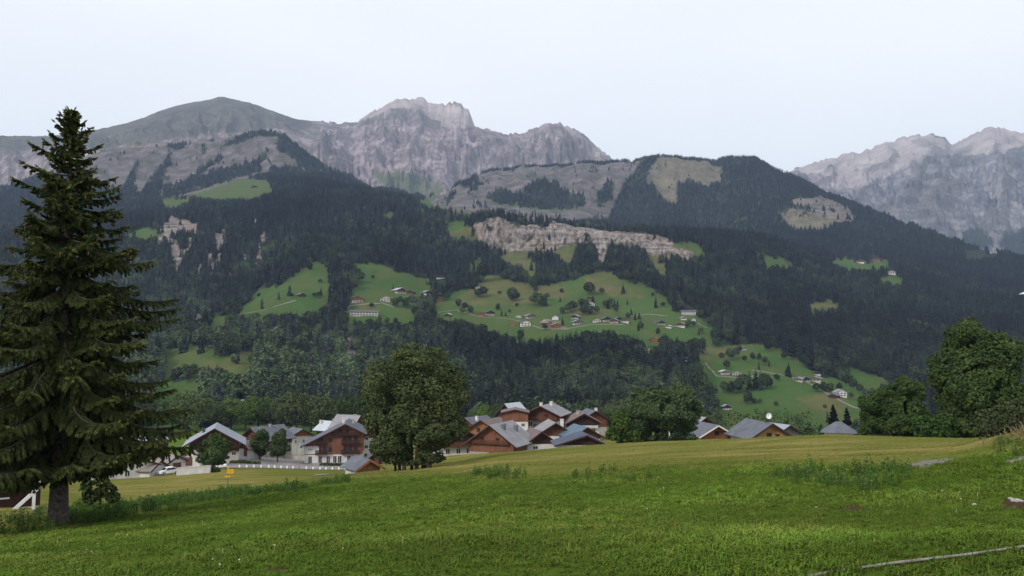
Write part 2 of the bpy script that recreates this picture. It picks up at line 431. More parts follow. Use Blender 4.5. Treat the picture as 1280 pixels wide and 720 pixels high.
# ================================================================== TERRAIN
# One sheet in polar form about the viewpoint: every row is a line of the land (field edge, village green, foot of
# the wood, meadow shelf, cliff, ridges, summits) at its own distance.
CUR = [
 # near hill: bottom of view .. village
 [(-300,720,15),(0,720,14),(150,720,13),(285,720,11),(440,720,10),(560,720,9.5),(640,720,9.4),(800,720,9),(960,720,8.6),(1130,720,8.2),(1280,720,8),(1600,720,8)],
 [(-300,690,32),(0,680,30),(150,672,28),(285,650,30),(440,640,28),(560,640,22),(640,640,20),(800,640,19),(960,640,18),(1130,640,16.5),(1280,640,15.5),(1600,640,15)],
 [(-300,674,44),(0,664,42),(72,656,42),(150,640,52),(285,612,85),(440,592,92),(500,588,90),(560,583,80),(640,590,40),(800,584,38),(960,584,33),(1130,582,26),(1200,572,28),(1245,562,30),(1290,556,30),(1600,550,30)],
 [(-300,648,62),(0,638,60),(72,634,66),(150,628,95),(285,606,112),(440,596,120),(500,590,115),(560,576,108),(640,575,70),(800,566,70),(960,562,60),(1130,563,50),(1200,560,48),(1245,550,42),(1290,541,40),(1600,530,40)],
 [(-300,606,160),(0,602,160),(150,602,160),(285,587,180),(440,589,180),(500,585,160),(560,570,135),(640,564,128),(700,559,122),(760,555,116),(800,553,112),(860,551,106),(900,549,102),(960,546,96),(1040,544,95),(1130,545,95),(1280,549,95),(1600,545,95)],
 [(-300,600,190),(0,598,190),(150,598,178),(285,584,200),(440,586,212),(500,583,200),(560,573,168),(640,567,172),(720,561,172),(800,559,170),(960,560,170),(1280,562,165),(1600,560,165)],
 [(-300,572,265),(0,572,265),(150,570,265),(285,562,270),(440,566,290),(560,556,270),(640,547,262),(800,541,262),(960,546,262),(1280,550,262),(1600,550,262)],
 # foot of the mountain
 [(-400,524,470),(200,524,470),(600,522,480),(760,526,480),(860,546,520),(1000,548,520),(1280,550,520),(1700,550,520)],
 # edge of the meadow shelf
 [(-400,425,950),(0,425,950),(200,420,950),(260,404,960),(300,393,960),(360,389,960),(420,392,960),(470,396,950),(560,396,950),(620,409,930),(660,416,920),(700,412,920),(760,411,920),(800,424,880),(850,444,820),(880,470,720),(900,510,640),(1000,516,640),(1110,520,640),(1280,530,640),(1700,530,640)],
 [(-400,408,1060),(200,404,1060),(300,388,1060),(360,362,1070),(410,358,1070),(480,364,1070),(560,376,1060),(640,382,1050),(720,382,1050),(800,398,1010),(860,420,940),(900,455,840),(1000,487,750),(1110,500,750),(1280,512,750),(1700,512,750)],
 [(-400,395,1170),(200,390,1170),(300,380,1170),(360,340,1180),(400,327,1190),(450,327,1190),(500,338,1180),(540,348,1180),(600,346,1190),(640,347,1190),(700,350,1190),(740,340,1190),(770,340,1190),(830,364,1140),(870,388,1060),(900,412,990),(950,430,930),(1000,452,880),(1060,470,880),(1110,478,880),(1280,496,880),(1700,496,880)],
 # foot and lip of the cliff band
 [(-400,320,1500),(200,318,1450),(300,312,1450),(400,296,1450),(500,302,1440),(560,312,1430),(600,310,1420),(640,314,1420),(700,310,1420),(760,312,1420),(820,325,1400),(865,330,1380),(920,360,1300),(1000,400,1150),(1110,425,1150),(1280,435,1150),(1700,435,1150)],
 [(-400,300,1620),(200,296,1560),(300,290,1560),(400,278,1540),(500,284,1500),(560,290,1470),(592,286,1452),(605,281,1450),(622,275,1450),(640,284,1450),(672,286,1450),(690,283,1450),(702,281,1450),(730,286,1450),(760,290,1450),(800,294,1450),(840,303,1440),(866,316,1420),(920,335,1400),(1000,370,1350),(1110,395,1350),(1280,405,1350),(1700,405,1350)],
 # crest above the cliff
 [(-400,292,2200),(0,290,2200),(200,264,2100),(300,248,2050),(400,240,2000),(450,249,1950),(500,257,1880),(560,266,1750),(600,273,1580),(640,276,1560),(720,281,1560),(780,285,1580),(850,291,1620),(900,297,1660),(960,305,1720),(1000,320,1800),(1050,336,1780),(1100,346,1750),(1280,385,1620),(1700,385,1620)],
 [(-400,276,2480),(0,275,2450),(200,251,2400),(300,236,2350),(400,232,2300),(450,244,2250),(500,255,2200),(560,268,2080),(600,282,1900),(640,290,1880),(720,292,1880),(780,296,1900),(850,300,1920),(900,304,1950),(960,308,2020),(1000,316,2100),(1050,322,2100),(1100,326,2100),(1280,368,1900),(1700,368,1900)],
 [(-400,256,2750),(0,255,2750),(200,236,2800),(300,218,2850),(400,221,2700),(450,238,2600),(500,250,2550),(560,259,2500),(600,261,2500),(640,263,2500),(720,268,2500),(780,282,2500),(850,292,2450),(900,298,2450),(960,296,2500),(1000,292,2500),(1050,296,2500),(1100,304,2500),(1280,344,2300),(1700,344,2300)],
 # second ridge
 [(-400,262,3100),(0,235,3150),(60,219,3200),(100,203,3250),(130,189,3300),(160,186,3350),(210,182,3350),(230,180,3350),(270,174,3350),(300,168,3350),(320,165,3350),(345,168,3300),(370,183,3250),(395,203,3150),(410,211,3100),(430,221,3050),(450,233,3000),(480,240,3000),(520,248,3050),(545,246,3150),(560,241,3250),(580,231,3350),(600,221,3400),(620,214,3400),(640,211,3400),(680,209,3400),(700,208,3400),(730,205,3400),(760,204,3400),(790,202,3400),(810,198,3400),(830,197,3400),(850,199,3400),(870,200,3400),(890,202,3400),(905,198,3400),(930,197,3400),(945,199,3380),(960,207,3350),(985,218,3300),(1010,230,3250),(1040,245,3200),(1070,257,3150),(1100,270,3050),(1130,282,3000),(1160,290,2950),(1190,300,2880),(1230,313,2800),(1280,325,2700),(1400,350,2600),(1700,380,2500)],
 [(-400,262,3700),(0,238,3700),(130,192,3750),(320,180,3800),(430,228,3650),(480,246,3600),(545,253,3700),(640,228,4000),(760,222,4000),(930,214,4000),(1040,256,3900),(1160,300,3700),(1280,335,3500),(1700,390,3300)],
 # foot of the high peaks
 [(-400,258,4800),(0,230,4600),(100,202,4500),(200,190,4500),(300,184,4600),(400,212,4600),(450,236,4500),(500,247,4500),(545,250,4500),(600,235,4800),(700,226,4900),(760,218,5000),(900,232,5300),(1000,262,5300),(1100,292,5200),(1180,304,5100),(1280,322,5000),(1700,340,5000)],
 # summits
 [(-500,190,6300),(-300,186,6200),(0,170,6000),(60,170,6000),(115,163,6000),(150,156,6000),(180,147,6000),(200,139,6000),(215,134,6000),(240,128,6000),(262,124,6000),(277,121,6000),(300,126,6000),(320,131,6050),(345,140,6100),(372,149,6200),(400,152,6300),(420,153,6400),(443,152,6500),(460,143,6500),(480,132,6500),(497,124,6500),(510,125,6500),(523,123,6500),(540,128,6500),(557,130,6450),(567,127,6450),(574,130,6400),(585,138,6350),(592,152,6300),(597,159,6100),(615,163,6000),(630,167,6000),(645,167,5950),(660,163,5900),(680,157,5850),(697,152,5800),(704,156,5850),(712,159,5900),(720,163,5950),(735,174,6000),(745,184,6100),(760,195,6200),(800,222,6600),(880,238,7200),(940,234,7500),(975,222,7700),(990,214,7800),(1000,209,7800),(1030,201,7900),(1060,193,7900),(1075,190,7900),(1095,183,7900),(1120,175,7900),(1138,170,7900),(1160,169,7900),(1180,171,7950),(1190,180,8050),(1210,171,7900),(1220,166,7850),(1238,159,7800),(1262,164,7800),(1280,166,7800),(1330,158,7800),(1400,150,7800),(1550,175,7800),(1800,205,7800)],
 [(-500,260,8500),(0,250,8200),(640,250,8500),(1000,290,9600),(1280,270,9600),(1800,290,9600)],
]
SEG = [4, 12, 36, 34, 24, 24, 14, 16, 14, 44, 22, 24, 24, 12, 26, 8, 14, 44, 6, 12, 96, 8]
xs = np.arange(-520, 1801, 3.0)
AZF = azel(xs, np.full_like(xs, 440))[0]
gap = np.concatenate([np.arange(AZF[-1] + 0.03, math.pi, 0.06), np.arange(-math.pi, AZF[0] - 0.02, 0.06)])
AZ = np.concatenate([gap[gap < AZF[0]], AZF, gap[gap > AZF[-1]]])
NC = len(AZ)
def curve(c):
    c = sorted(c)
    px, py, r = (np.array(v, float) for v in zip(*c))
    a, e = azel(px, py)
    return pchip(a, e, AZ), pchip(a, r, AZ)
back = np.clip((np.abs(AZ) - 0.85) / 0.6, 0, 1)           # land behind the viewpoint: lower, gentler
RR, ZZ = [np.full(NC, 0.4), np.full(NC, 3.0)], [np.full(NC, -1.6), np.full(NC, -1.6 - 3 * 0.115)]
for c in CUR:
    e, r = curve(c)
    z = e * r
    z = np.where(z > 0, z * (1 - 0.75 * back), z * (1 - 0.8 * back) - 1.2 * back)
    RR.append(r); ZZ.append(z)
RR, ZZ = np.array(RR), np.array(ZZ)
NR = sum(SEG) + 1
ROW0 = np.concatenate([[0], np.cumsum(SEG)])               # ROW0[k] = first mesh row of control line k (control lines start at index 0)
rows_t = []
for k, n in enumerate(SEG):
    rows_t += [(k, i / n) for i in range(n)]
rows_t.append((len(SEG) - 1, 1.0))
GR = np.zeros((NC, NR)); GZ = np.zeros((NC, NR))
for c in range(NC):
    rc, zc = RR[:, c], ZZ[:, c]
    rc = np.maximum.accumulate(rc + np.arange(len(rc)) * 1e-3)
    rq = np.array([rc[k] * (rc[k + 1] / rc[k]) ** t for k, t in rows_t])
    GR[c] = rq; GZ[c] = pchip(rc, zc, rq)
    top = np.array([k >= len(SEG) - 2 for k, t in rows_t])
    GZ[c, top] = np.interp(rq[top], rc, zc)
GX = GR * np.sin(AZ)[:, None]; GY = GR * np.cos(AZ)[:, None]
ROWK = np.array([k + t for k, t in rows_t])                # control-line coordinate of each row
KK = np.broadcast_to(ROWK, GR.shape)
# relief
def win(a, b, s=0.6):
    return np.clip((KK - a) / s, 0, 1) * np.clip((b - KK) / s, 0, 1)
Z0 = GZ.copy()
GZ += fbm(GX / 3.0, GY / 3.0, 3, 3) * 0.07 * np.clip(1 - GR / 60, 0, 1) * np.clip(GR / 4, 0, 1)
GZ += fbm(GX / 16.0, GY / 16.0, 5, 3) * 0.28 * np.clip(GR / 20, 0, 1) * win(2, 6.5)
GZ += fbm(GX / 70, GY / 70, 9, 4) * 7 * win(9, 13.2, 0.8)
GZ += fbm(GX / 170, GY / 170, 21, 4) * 22 * win(13.0, 16.3)
GZ += (ridged(AZ[:, None] * 46 + fbm(GX / 300, GY / 300, 2) * 0.5, GR / 3000, 31, 4) - 0.55) * 62 * win(17.0, 19.1, 1.0) * (1 - 0.9 * np.clip(1 - np.abs(KK - 18) / 0.25, 0, 1))
# cliff band: blocky faces
cl = win(12.9, 14.35, 0.35) * np.clip(1 - np.abs(AZ[:, None] - 0.1) / 0.2, 0, 1) ** 0.3
GZ += cl * (ridged(AZ[:, None] * 110, GR / 40, 41, 4) - 0.5) * 26
# high peaks: gullies and ribs running down the faces
wf = np.clip((KK - 19.6) / 0.5, 0, 1) * np.where(KK > 21, 1.0, 1 - 0.95 * np.clip((KK - 20.45) / 0.55, 0, 1) ** 1.3)
warp = fbm(GX / 700, GY / 700, 51, 3)
rg = ridged(AZ[:, None] * 30 + warp * 0.9, GR / 1500 + warp * 0.3, 61, 5)
rg2 = ridged(AZ[:, None] * 95 + warp * 1.5, GR / 700, 71, 4)
soft = np.where(AZ < azel(400, 200)[0], 0.45, 1.0)[:, None]
GZ += wf * soft * ((rg - 0.5) * 230 + (rg2 - 0.5) * 85)
GZ += wf * soft * (fbm(GX / 130, GY / 130, 81, 3)) * 22
GZ += wf * soft ** 2 * (ridged(AZ[:, None] * 330 + warp * 4, GR / 330, 93, 3) - 0.5) * 34
# jagged crest of the rocky peaks
jag = np.clip(1 - np.abs(KK - 21) / 0.12, 0, 1)
GZ += jag * soft ** 2 * (ridged(AZ[:, None] * 210, KK * 0, 91, 3) - 0.6) * 48
# strata terraces on the right massif
tr = win(20.0, 21.0, 0.2) * (AZ[:, None] > azel(900, 200)[0])
GZ += tr * np.sin(GZ / 75.0 * 2 * math.pi + fbm(GX / 500, GY / 500, 95) * 3) * 11

PX, PY, PF = project(GX, GY, GZ)
PX = np.where(PF > 0, PX, 99999); PY = np.where(PF > 0, PY, 99999)

def zone(polys, k0, k1, wob=2.0, seed=5, fq=0.14, lift=0.0):
    """which vertices of the land between lines k0..k1 lie in traced outlines, edges broken up by noise"""
    nx = fbm(PX * fq, PY * fq * 1.5, seed, 3) * wob * 1.6
    ny = fbm(PX * fq + 40, PY * fq * 1.5 + 9, seed + 1, 3) * wob
    m = np.zeros(PX.shape)
    for p in polys:
        m = np.maximum(m, inpoly(PX + nx, PY + ny, p))
        if lift: m = np.maximum(m, np.maximum(inpoly(PX + nx, PY + ny - lift * 1000 / GR, p), inpoly(PX + nx, PY + ny - lift * 500 / GR, p)))
    return m * (KK >= k0) * (KK <= k1)

MEADOW = [
 [(285,392),(310,379),(325,362),(355,352),(375,340),(390,330),(408,328),(413,345),(412,365),(408,382),(385,388),(350,389),(320,391)],
 [(257,405),(281,404),(284,393),(266,396)],
 [(443,330),(455,328),(480,332),(500,340),(520,345),(538,350),(540,362),(525,370),(500,372),(470,368),(442,370),(446,350)],
 [(430,382),(442,369),(490,370),(522,380),(520,402),(480,400),(430,394)],
 [(543,380),(560,365),(590,362),(605,345),(625,345),(640,352),(660,358),(690,355),(720,350),(735,342),(765,340),(775,348),(800,355),(825,365),(840,378),(845,390),(870,395),(893,408),(890,420),(855,424),(830,416),(805,424),(790,418),(760,412),(700,416),(660,424),(630,414),(600,404),(570,397),(545,394)],
 [(585,330),(600,322),(605,338),(590,343)],
 [(868,446),(895,430),(925,432),(960,430),(1000,453),(1030,470),(1060,478),(1090,490),(1085,505),(1065,528),(1045,556),(1000,600),(900,600),(896,530),(893,490),(880,465)],
 [(1055,457),(1110,473),(1122,485),(1112,495),(1090,490),(1070,475)],
 [(203,436),(240,431),(265,435),(275,448),(300,440),(322,432),(318,450),(308,468),(290,470),(270,456),(240,452),(203,458)],
 [(190,477),(247,477),(257,500),(225,508),(185,505)],[(285,507),(312,494),(306,512)],
 [(1040,325),(1060,322),(1075,330),(1050,332)],[(1088,326),(1104,320),(1112,328),(1097,334)],[(1098,346),(1130,345),(1128,352),(1100,351)],
 [(1205,309),(1230,309),(1240,319),(1208,322)],[(945,318),(970,322),(990,328),(1003,333),(985,331),(960,329)],[(1036,328),(1050,323),(1078,327),(1100,333),(1085,336),(1060,333)],
 [(556,279),(575,276),(590,284),(586,293),(566,292)],[(625,319),(660,317),(650,329),(632,327)],[(692,312),(718,309),(714,326),(702,322)],[(808,318),(823,322),(838,345),(827,343)],[(843,301),(868,303),(886,318),(866,314)],[(655,324),(670,327),(668,346),(655,336)],
 [(150,292),(180,286),(205,288),(178,295)],[(478,262),(492,261),(490,268),(480,268)],[(1150,402),(1160,398),(1158,408)],[(1010,378),(1040,374),(1050,380),(1020,384)],[(470,308),(482,306),(480,312)],
]
MZ = zone(MEADOW, 8.6, 16, 3.0, 5, 0.2, lift=12)
SPARSE = MZ * (fbm(PX * 0.10, PY * 0.16, 7, 3) > 0.50) * 0.7
VAL = ((KK > 7.9) & (KK < 8.8)).astype(float)
DRY = zone([[(563,378),(590,362),(610,345),(640,353),(690,357),(712,360),(700,373),(650,380),(610,383)],[(728,352),(742,341),(767,340),(790,360),(806,372),(770,372),(740,364)],
  [(992,496),(1040,490),(1062,500),(1050,517),(1018,512)],[(868,446),(890,432),(930,434),(925,446),(900,452)],[(230,440),(275,455),(325,430),(318,450),(305,470),(285,470)],
  [(430,382),(470,380),(478,386),(440,398),(430,396)],[(700,388),(760,386),(770,396),(720,398)],[(550,270),(600,270),(600,300),(550,300)],[(615,306),(725,304),(725,332),(615,334)],[(800,314),(845,314),(845,350),(800,350)],[(838,298),(890,298),(890,322),(838,322)],[(648,320),(676,320),(676,350),(648,350)],[(945,316),(1005,316),(1005,334),(945,334)],[(1008,370),(1055,370),(1055,386),(1008,386)]], 8.6, 14, 3.0, 15)
CLIFFS = [[(592,281),(600,278),(620,271),(632,273),(640,281),(655,281),(672,281),(680,286),(690,279),(702,277),(720,283),(745,286),(770,288),(800,291),(820,294),(842,299),(842,309),(868,316),(866,326),(840,322),(815,319),(800,307),(780,306),(740,303),(720,304),(690,311),(672,313),(655,313),(640,314),(610,307),(600,300)],
  [(432,424),(440,418),(447,440),(439,452),(430,446)],[(346,480),(367,478),(366,489),(348,490)],[(600,332),(606,338),(603,342),(597,338)],[(846,365),(856,372),(852,378),(845,372)],[(742,303),(760,303),(756,330),(748,330)]]
ROCK = zone(CLIFFS, 8.6, 15, 1.2, 25, 0.5)
ROCK *= np.where((KK > 12) & (KK < 15), fbm(PX * .30, PY * .16, 48, 3) > -0.42, 1)
rx = zone([[(188,272),(250,268),(340,275),(332,335),(280,355),(215,345),(190,300)]], 11, 15, 3, 35)
ROCK = np.maximum(ROCK, rx * (fbm(PX * 0.16, PY * 0.06, 45, 4) > 0.24))
ROCK = np.maximum(ROCK, zone([[(201,277),(225,274),(250,280),(247,293),(228,290),(214,296),(207,300)]], 11, 15, 1.5, 36, 0.4))
ROCK = np.maximum(ROCK, zone([[(955,385),(1090,390),(1100,425),(950,415)]], 11, 15, 3, 37) * (fbm(PX * 0.3, PY * 0.07, 47, 3) > 0.5))
ALP_P = [[(233,242),(262,228),(300,223),(336,225),(340,238),(312,246),(270,247)],[(375,213),(400,212),(432,219),(425,223),(395,218)],[(190,250),(235,246),(240,250),(215,256)],
  [(545,256),(565,257),(605,264),(585,268),(560,262)]]
ALP = zone(ALP_P, 14.5, 18.6, 2, 55, lift=10)
SLOPE_P = [[(40,232),(75,212),(130,187),(210,178),(300,162),(345,162),(372,178),(402,203),(428,216),(380,211),(330,214),(300,221),(240,240),(190,243),(150,250),(110,240)],
  [(536,250),(570,233),(600,216),(640,206),(700,205),(760,200),(800,194),(817,205),(812,230),(800,262),(775,268),(760,270),(720,272),(660,272),(600,266),(570,260)]]
SLOPE = zone(SLOPE_P, 14.5, 19, 1.8, 65, lift=9)
OCHRE_P = [[(815,205),(828,192),(860,196),(886,200),(903,214),(899,226),(880,229),(862,223),(846,226),(846,252),(836,250),(822,236),(815,222)],
  [(978,268),(990,260),(1010,262),(1045,275),(1032,283),(1000,287),(982,278)]]
OCHRE = zone(OCHRE_P, 14.5, 19, 3.0, 66, 0.22, lift=10)
GREYR_P = [[(990,250),(1030,245),(1060,260),(1070,274),(1050,274),(1020,262)]]
GREYR = zone(GREYR_P, 14.5, 19, 2, 67, lift=10)
DULL_P = [[(905,281),(930,272),(946,282),(930,291),(907,289)],[(600,246),(640,250),(730,256),(740,268),(700,272),(620,266)],[(520,252),(560,236),(575,240),(610,262),(570,262)]]
DULL = zone(DULL_P, 14.5, 19, 2, 68, lift=10)
UPLAND = ALP_P + SLOPE_P + OCHRE_P + GREYR_P + DULL_P
TREES2 = zone([
 [(607,248),(625,235),(640,243),(652,240),(662,230),(675,224),(695,229),(705,240),(725,242),(734,254),(725,261),(700,263),(660,261),(615,254)],
 [(744,254),(749,238),(757,228),(763,224),(766,250),(752,256)],[(769,252),(776,235),(788,222),(800,206),(806,196),(814,200),(815,212),(806,228),(818,236),(830,250),(852,272),(760,276)],
 [(838,232),(858,227),(900,226),(912,200),(990,205),(1100,260),(1000,300),(840,300),(850,262)],
 [(139,250),(160,224),(170,203),(175,203),(168,226),(168,246)],[(172,248),(190,220),(203,206),(212,192),(216,197),(205,216),(198,248)],
 [(230,228),(250,211),(276,194),(279,198),(256,214),(238,230)],[(278,185),(292,172),(318,164),(352,166),(346,171),(318,171),(298,180)],[(300,212),(322,200),(332,188),(336,190),(326,204),(308,216)],[(262,222),(282,212),(300,210),(290,218)],
 [(203,184),(235,178),(227,188)],[(250,182),(256,176),(258,192),(252,195)],[(200,236),(245,222),(296,208),(320,200),(330,214),(300,221),(240,241),(205,246)],
 [(30,226),(75,200),(80,210),(60,222),(110,212),(130,214),(60,240),(30,240)],[(-300,250),(0,228),(60,224),(140,236),(200,246),(200,300),(-300,300)],
 [(344,186),(348,166),(360,172),(380,190),(404,208),(430,221),(470,238),(420,244),(395,224),(362,196)],[(334,224),(336,210),(370,208),(402,224),(375,222)],[(625,245),(632,243),(632,252),(624,252)],[(575,232),(590,222),(598,224),(582,236)],[(556,250),(566,240),(572,240),(562,252)],
 [(585,238),(598,226),(604,230),(592,240)]], 14.5, 19, 2.6, 75, 0.2)
OCHRE = np.maximum(OCHRE, zone([[(672,404),(690,399),(703,404),(710,412),(690,412)]], 8.6, 13, 1, 90))
TREES2 *= 1 - np.maximum(OCHRE, GREYR * (fbm(PX * .2, PY * .3, 78, 3) > -.3))
crest2 = ((KK > 17.86) & (KK <= 18.05) & (PX > 600)).astype(float) * (fbm(PX * 0.11, PY * 0, 77, 2) > -0.6)
FOREST = ((KK >= 8.75) & (KK <= 18.15)).astype(float)
FOREST *= 1 - np.maximum.reduce([MZ, ROCK * 0.93, ALP, SLOPE, OCHRE, GREYR, DULL])
SPARSE = np.maximum(SPARSE, 0.45 * np.maximum(SLOPE, OCHRE) * (fbm(PX * 0.22, PY * 0.14, 79, 3) > 0.28))
FOREST = np.maximum(FOREST, np.maximum(TREES2, crest2) * (KK < 18.15))
FOREST = np.maximum(FOREST, SPARSE)
FGREEN = zone([[(462,216),(500,212),(545,226),(560,236),(545,252),(500,252)]], 18.5, 21.2, 3, 85)
FALP = zone([[(-500,165),(60,166),(115,160),(200,136),(277,118),(345,138),(395,152),(380,163),(320,162),(262,168),(190,180),(120,184),(60,186),(-500,200)]], 18.8, 21.6, 4, 86)
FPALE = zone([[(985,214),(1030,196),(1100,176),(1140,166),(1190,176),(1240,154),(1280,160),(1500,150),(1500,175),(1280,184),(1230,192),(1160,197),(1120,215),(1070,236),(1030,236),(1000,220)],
  [(440,152),(497,120),(523,120),(590,134),(600,160),(560,160),(530,140),(500,132),(460,150)],[(700,150),(764,196),(740,196),(718,176)],[(30,180),(60,176),(130,190),(100,205)]], 18.8, 21.3, 4, 87)  # pale crests and summits: sunlight on the ridges put into the colour
FBLUE = zone([[(1203,292),(1225,284),(1240,300),(1240,312),(1205,306)],[(1255,292),(1285,285),(1300,320),(1262,318),(1248,306)]], 18.2, 21, 3, 88)

SCREE = np.clip((0.40 - rg2) / 0.12, 0, 1) * np.clip((KK - 19.9) / .25, 0, 1) * np.clip((20.85 - KK) / .25, 0, 1) * (0.35 + 0.65 * (AZ > azel(430, 200)[0]))[:, None]
RIBS = 0.6 * np.clip((rg - 0.66) / 0.12, 0, 1) * np.clip((KK - 19.9) / .2, 0, 1) * np.clip((21.0 - KK) / .2, 0, 1)
# ---- near-ground zones (field edges on the hill)
EDGE = np.array([(-300,676),(0,667),(72,656),(150,641),(285,613),(380,602),(440,595),(560,590),(620,597),(700,594),(760,590),(830,583),(960,581),(1050,584),(1120,582),(1165,576),(1200,571),(1245,564),(1290,557),(1600,550)], float)
ed = np.interp(PX, EDGE[:, 0], EDGE[:, 1]) + fbm(GX * 0.16, GY * 0.12, 99, 4) * 5.5
YEL = 1 / (1 + np.exp(np.clip((PY - ed) / 3.6, -30, 30)))
YEL = np.where((KK < 8.0) & (PF > 0), YEL, 0) * np.clip((KK - 2.2) / 0.3, 0, 1)
GRAV = zone([[(1128,581),(1160,575),(1196,572),(1180,578),(1150,583)],[(1258,575),(1285,570),(1300,573),(1262,578)]], 3, 6, 0.6, 101)
BARE = zone([[(318,712),(352,708),(372,716),(360,730),(322,730)],[(1018,631),(1060,630),(1092,636),(1040,640)],[(1248,628),(1300,618),(1300,636),(1258,636)]], 1, 5, 1.5, 102)
BARE *= (fbm(GX * 1.1, GY * 1.1, 103, 3) > -0.25)
MOUND = zone([[(1225,566),(1245,556),(1290,542),(1400,540),(1400,560),(1290,566)]], 3, 6, 1.0, 104)

def land_mat():
    def f(nt, b):
        n = N(nt)
        A = n.n('ShaderNodeSeparateColor'); n.l(n.attr('zone_a').outputs['Color'], A.inputs[0])
        B = n.n('ShaderNodeSeparateColor'); n.l(n.attr('zone_b').outputs['Color'], B.inputs[0])
        v = n.coord()
        fine, big = n.noise(0.35, 5, v), n.noise(0.012, 5, v)
        med = n.noise(0.05, 6, v)
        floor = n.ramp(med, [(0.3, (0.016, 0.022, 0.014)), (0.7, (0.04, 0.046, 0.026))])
        mead = n.ramp(big, [(0.35, (0.045, 0.092, 0.024)), (0.65, (0.068, 0.116, 0.033))])
        mead = n.mix(n.mr(n.noise(0.03, 5, n.coord(scale=(1, 0.3, 1)), 0.65), 0.45, 0.62, 0, 0.55), mead, (0.095, 0.10, 0.036))
        mead = n.mix(n.mr(fine, 0.4, 0.75, 0, 0.45), mead, (0.045, 0.06, 0.022))
        dry = n.ramp(med, [(0.3, (0.085, 0.088, 0.036)), (0.7, (0.125, 0.112, 0.05))])
        rv = n.coord(scale=(1, 1, 0.22))
        rk = n.math('ADD', n.math('MULTIPLY', n.noise(0.16, 7, rv, 0.7), 0.62), n.math('MULTIPLY', n.noise(0.10, 5, n.coord(scale=(0.15, 0.15, 1.5)), 0.6, 0.5), 0.38))
        rock = n.ramp(rk, [(0.41, (0.04, 0.038, 0.034)), (0.48, (0.15, 0.135, 0.125)), (0.58, (0.30, 0.265, 0.245))])
        rock = n.mix(n.mr(n.noise(0.02, 3, v), 0.4, 0.7, 0, 0.45), rock, (0.26, 0.185, 0.145))
        sl = n.noise(0.02, 7, n.coord(scale=(1, 1, 0.35)), 0.65)
        slope = n.ramp(sl, [(0.36, (0.062, 0.068, 0.045)), (0.5, (0.108, 0.096, 0.094)), (0.64, (0.175, 0.155, 0.156))])
        och = n.ramp(n.math('ADD', n.math('MULTIPLY', sl, 0.5), n.math('MULTIPLY', n.noise(0.06, 6, n.coord(scale=(1, 1, 0.3)), 0.7), 0.5)), [(0.38, (0.070, 0.070, 0.046)), (0.5, (0.128, 0.115, 0.080)), (0.62, (0.19, 0.167, 0.122))])
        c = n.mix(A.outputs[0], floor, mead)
        c = n.mix(B.outputs[0], c, slope)
        c = n.mix(B.outputs[1], c, och)
        c = n.mix(n.math('MULTIPLY', A.outputs[1], n.mr(n.noise(0.03, 5, v), 0.35, 0.6, 0.35, 1.0)), c, dry)
        c = n.mix(A.outputs[2], c, rock)
        n.l(c, b.inputs['Base Color'])
        hgt = n.n('ShaderNodeMix'); n.l(A.outputs[2], hgt.inputs[0]); n.l(sl, hgt.inputs[2]); n.l(rk, hgt.inputs[3])
        n.bump(b, hgt.outputs[0], 0.5, 3.0)
    return mat('mountainside', f, 1.0, 0.0)
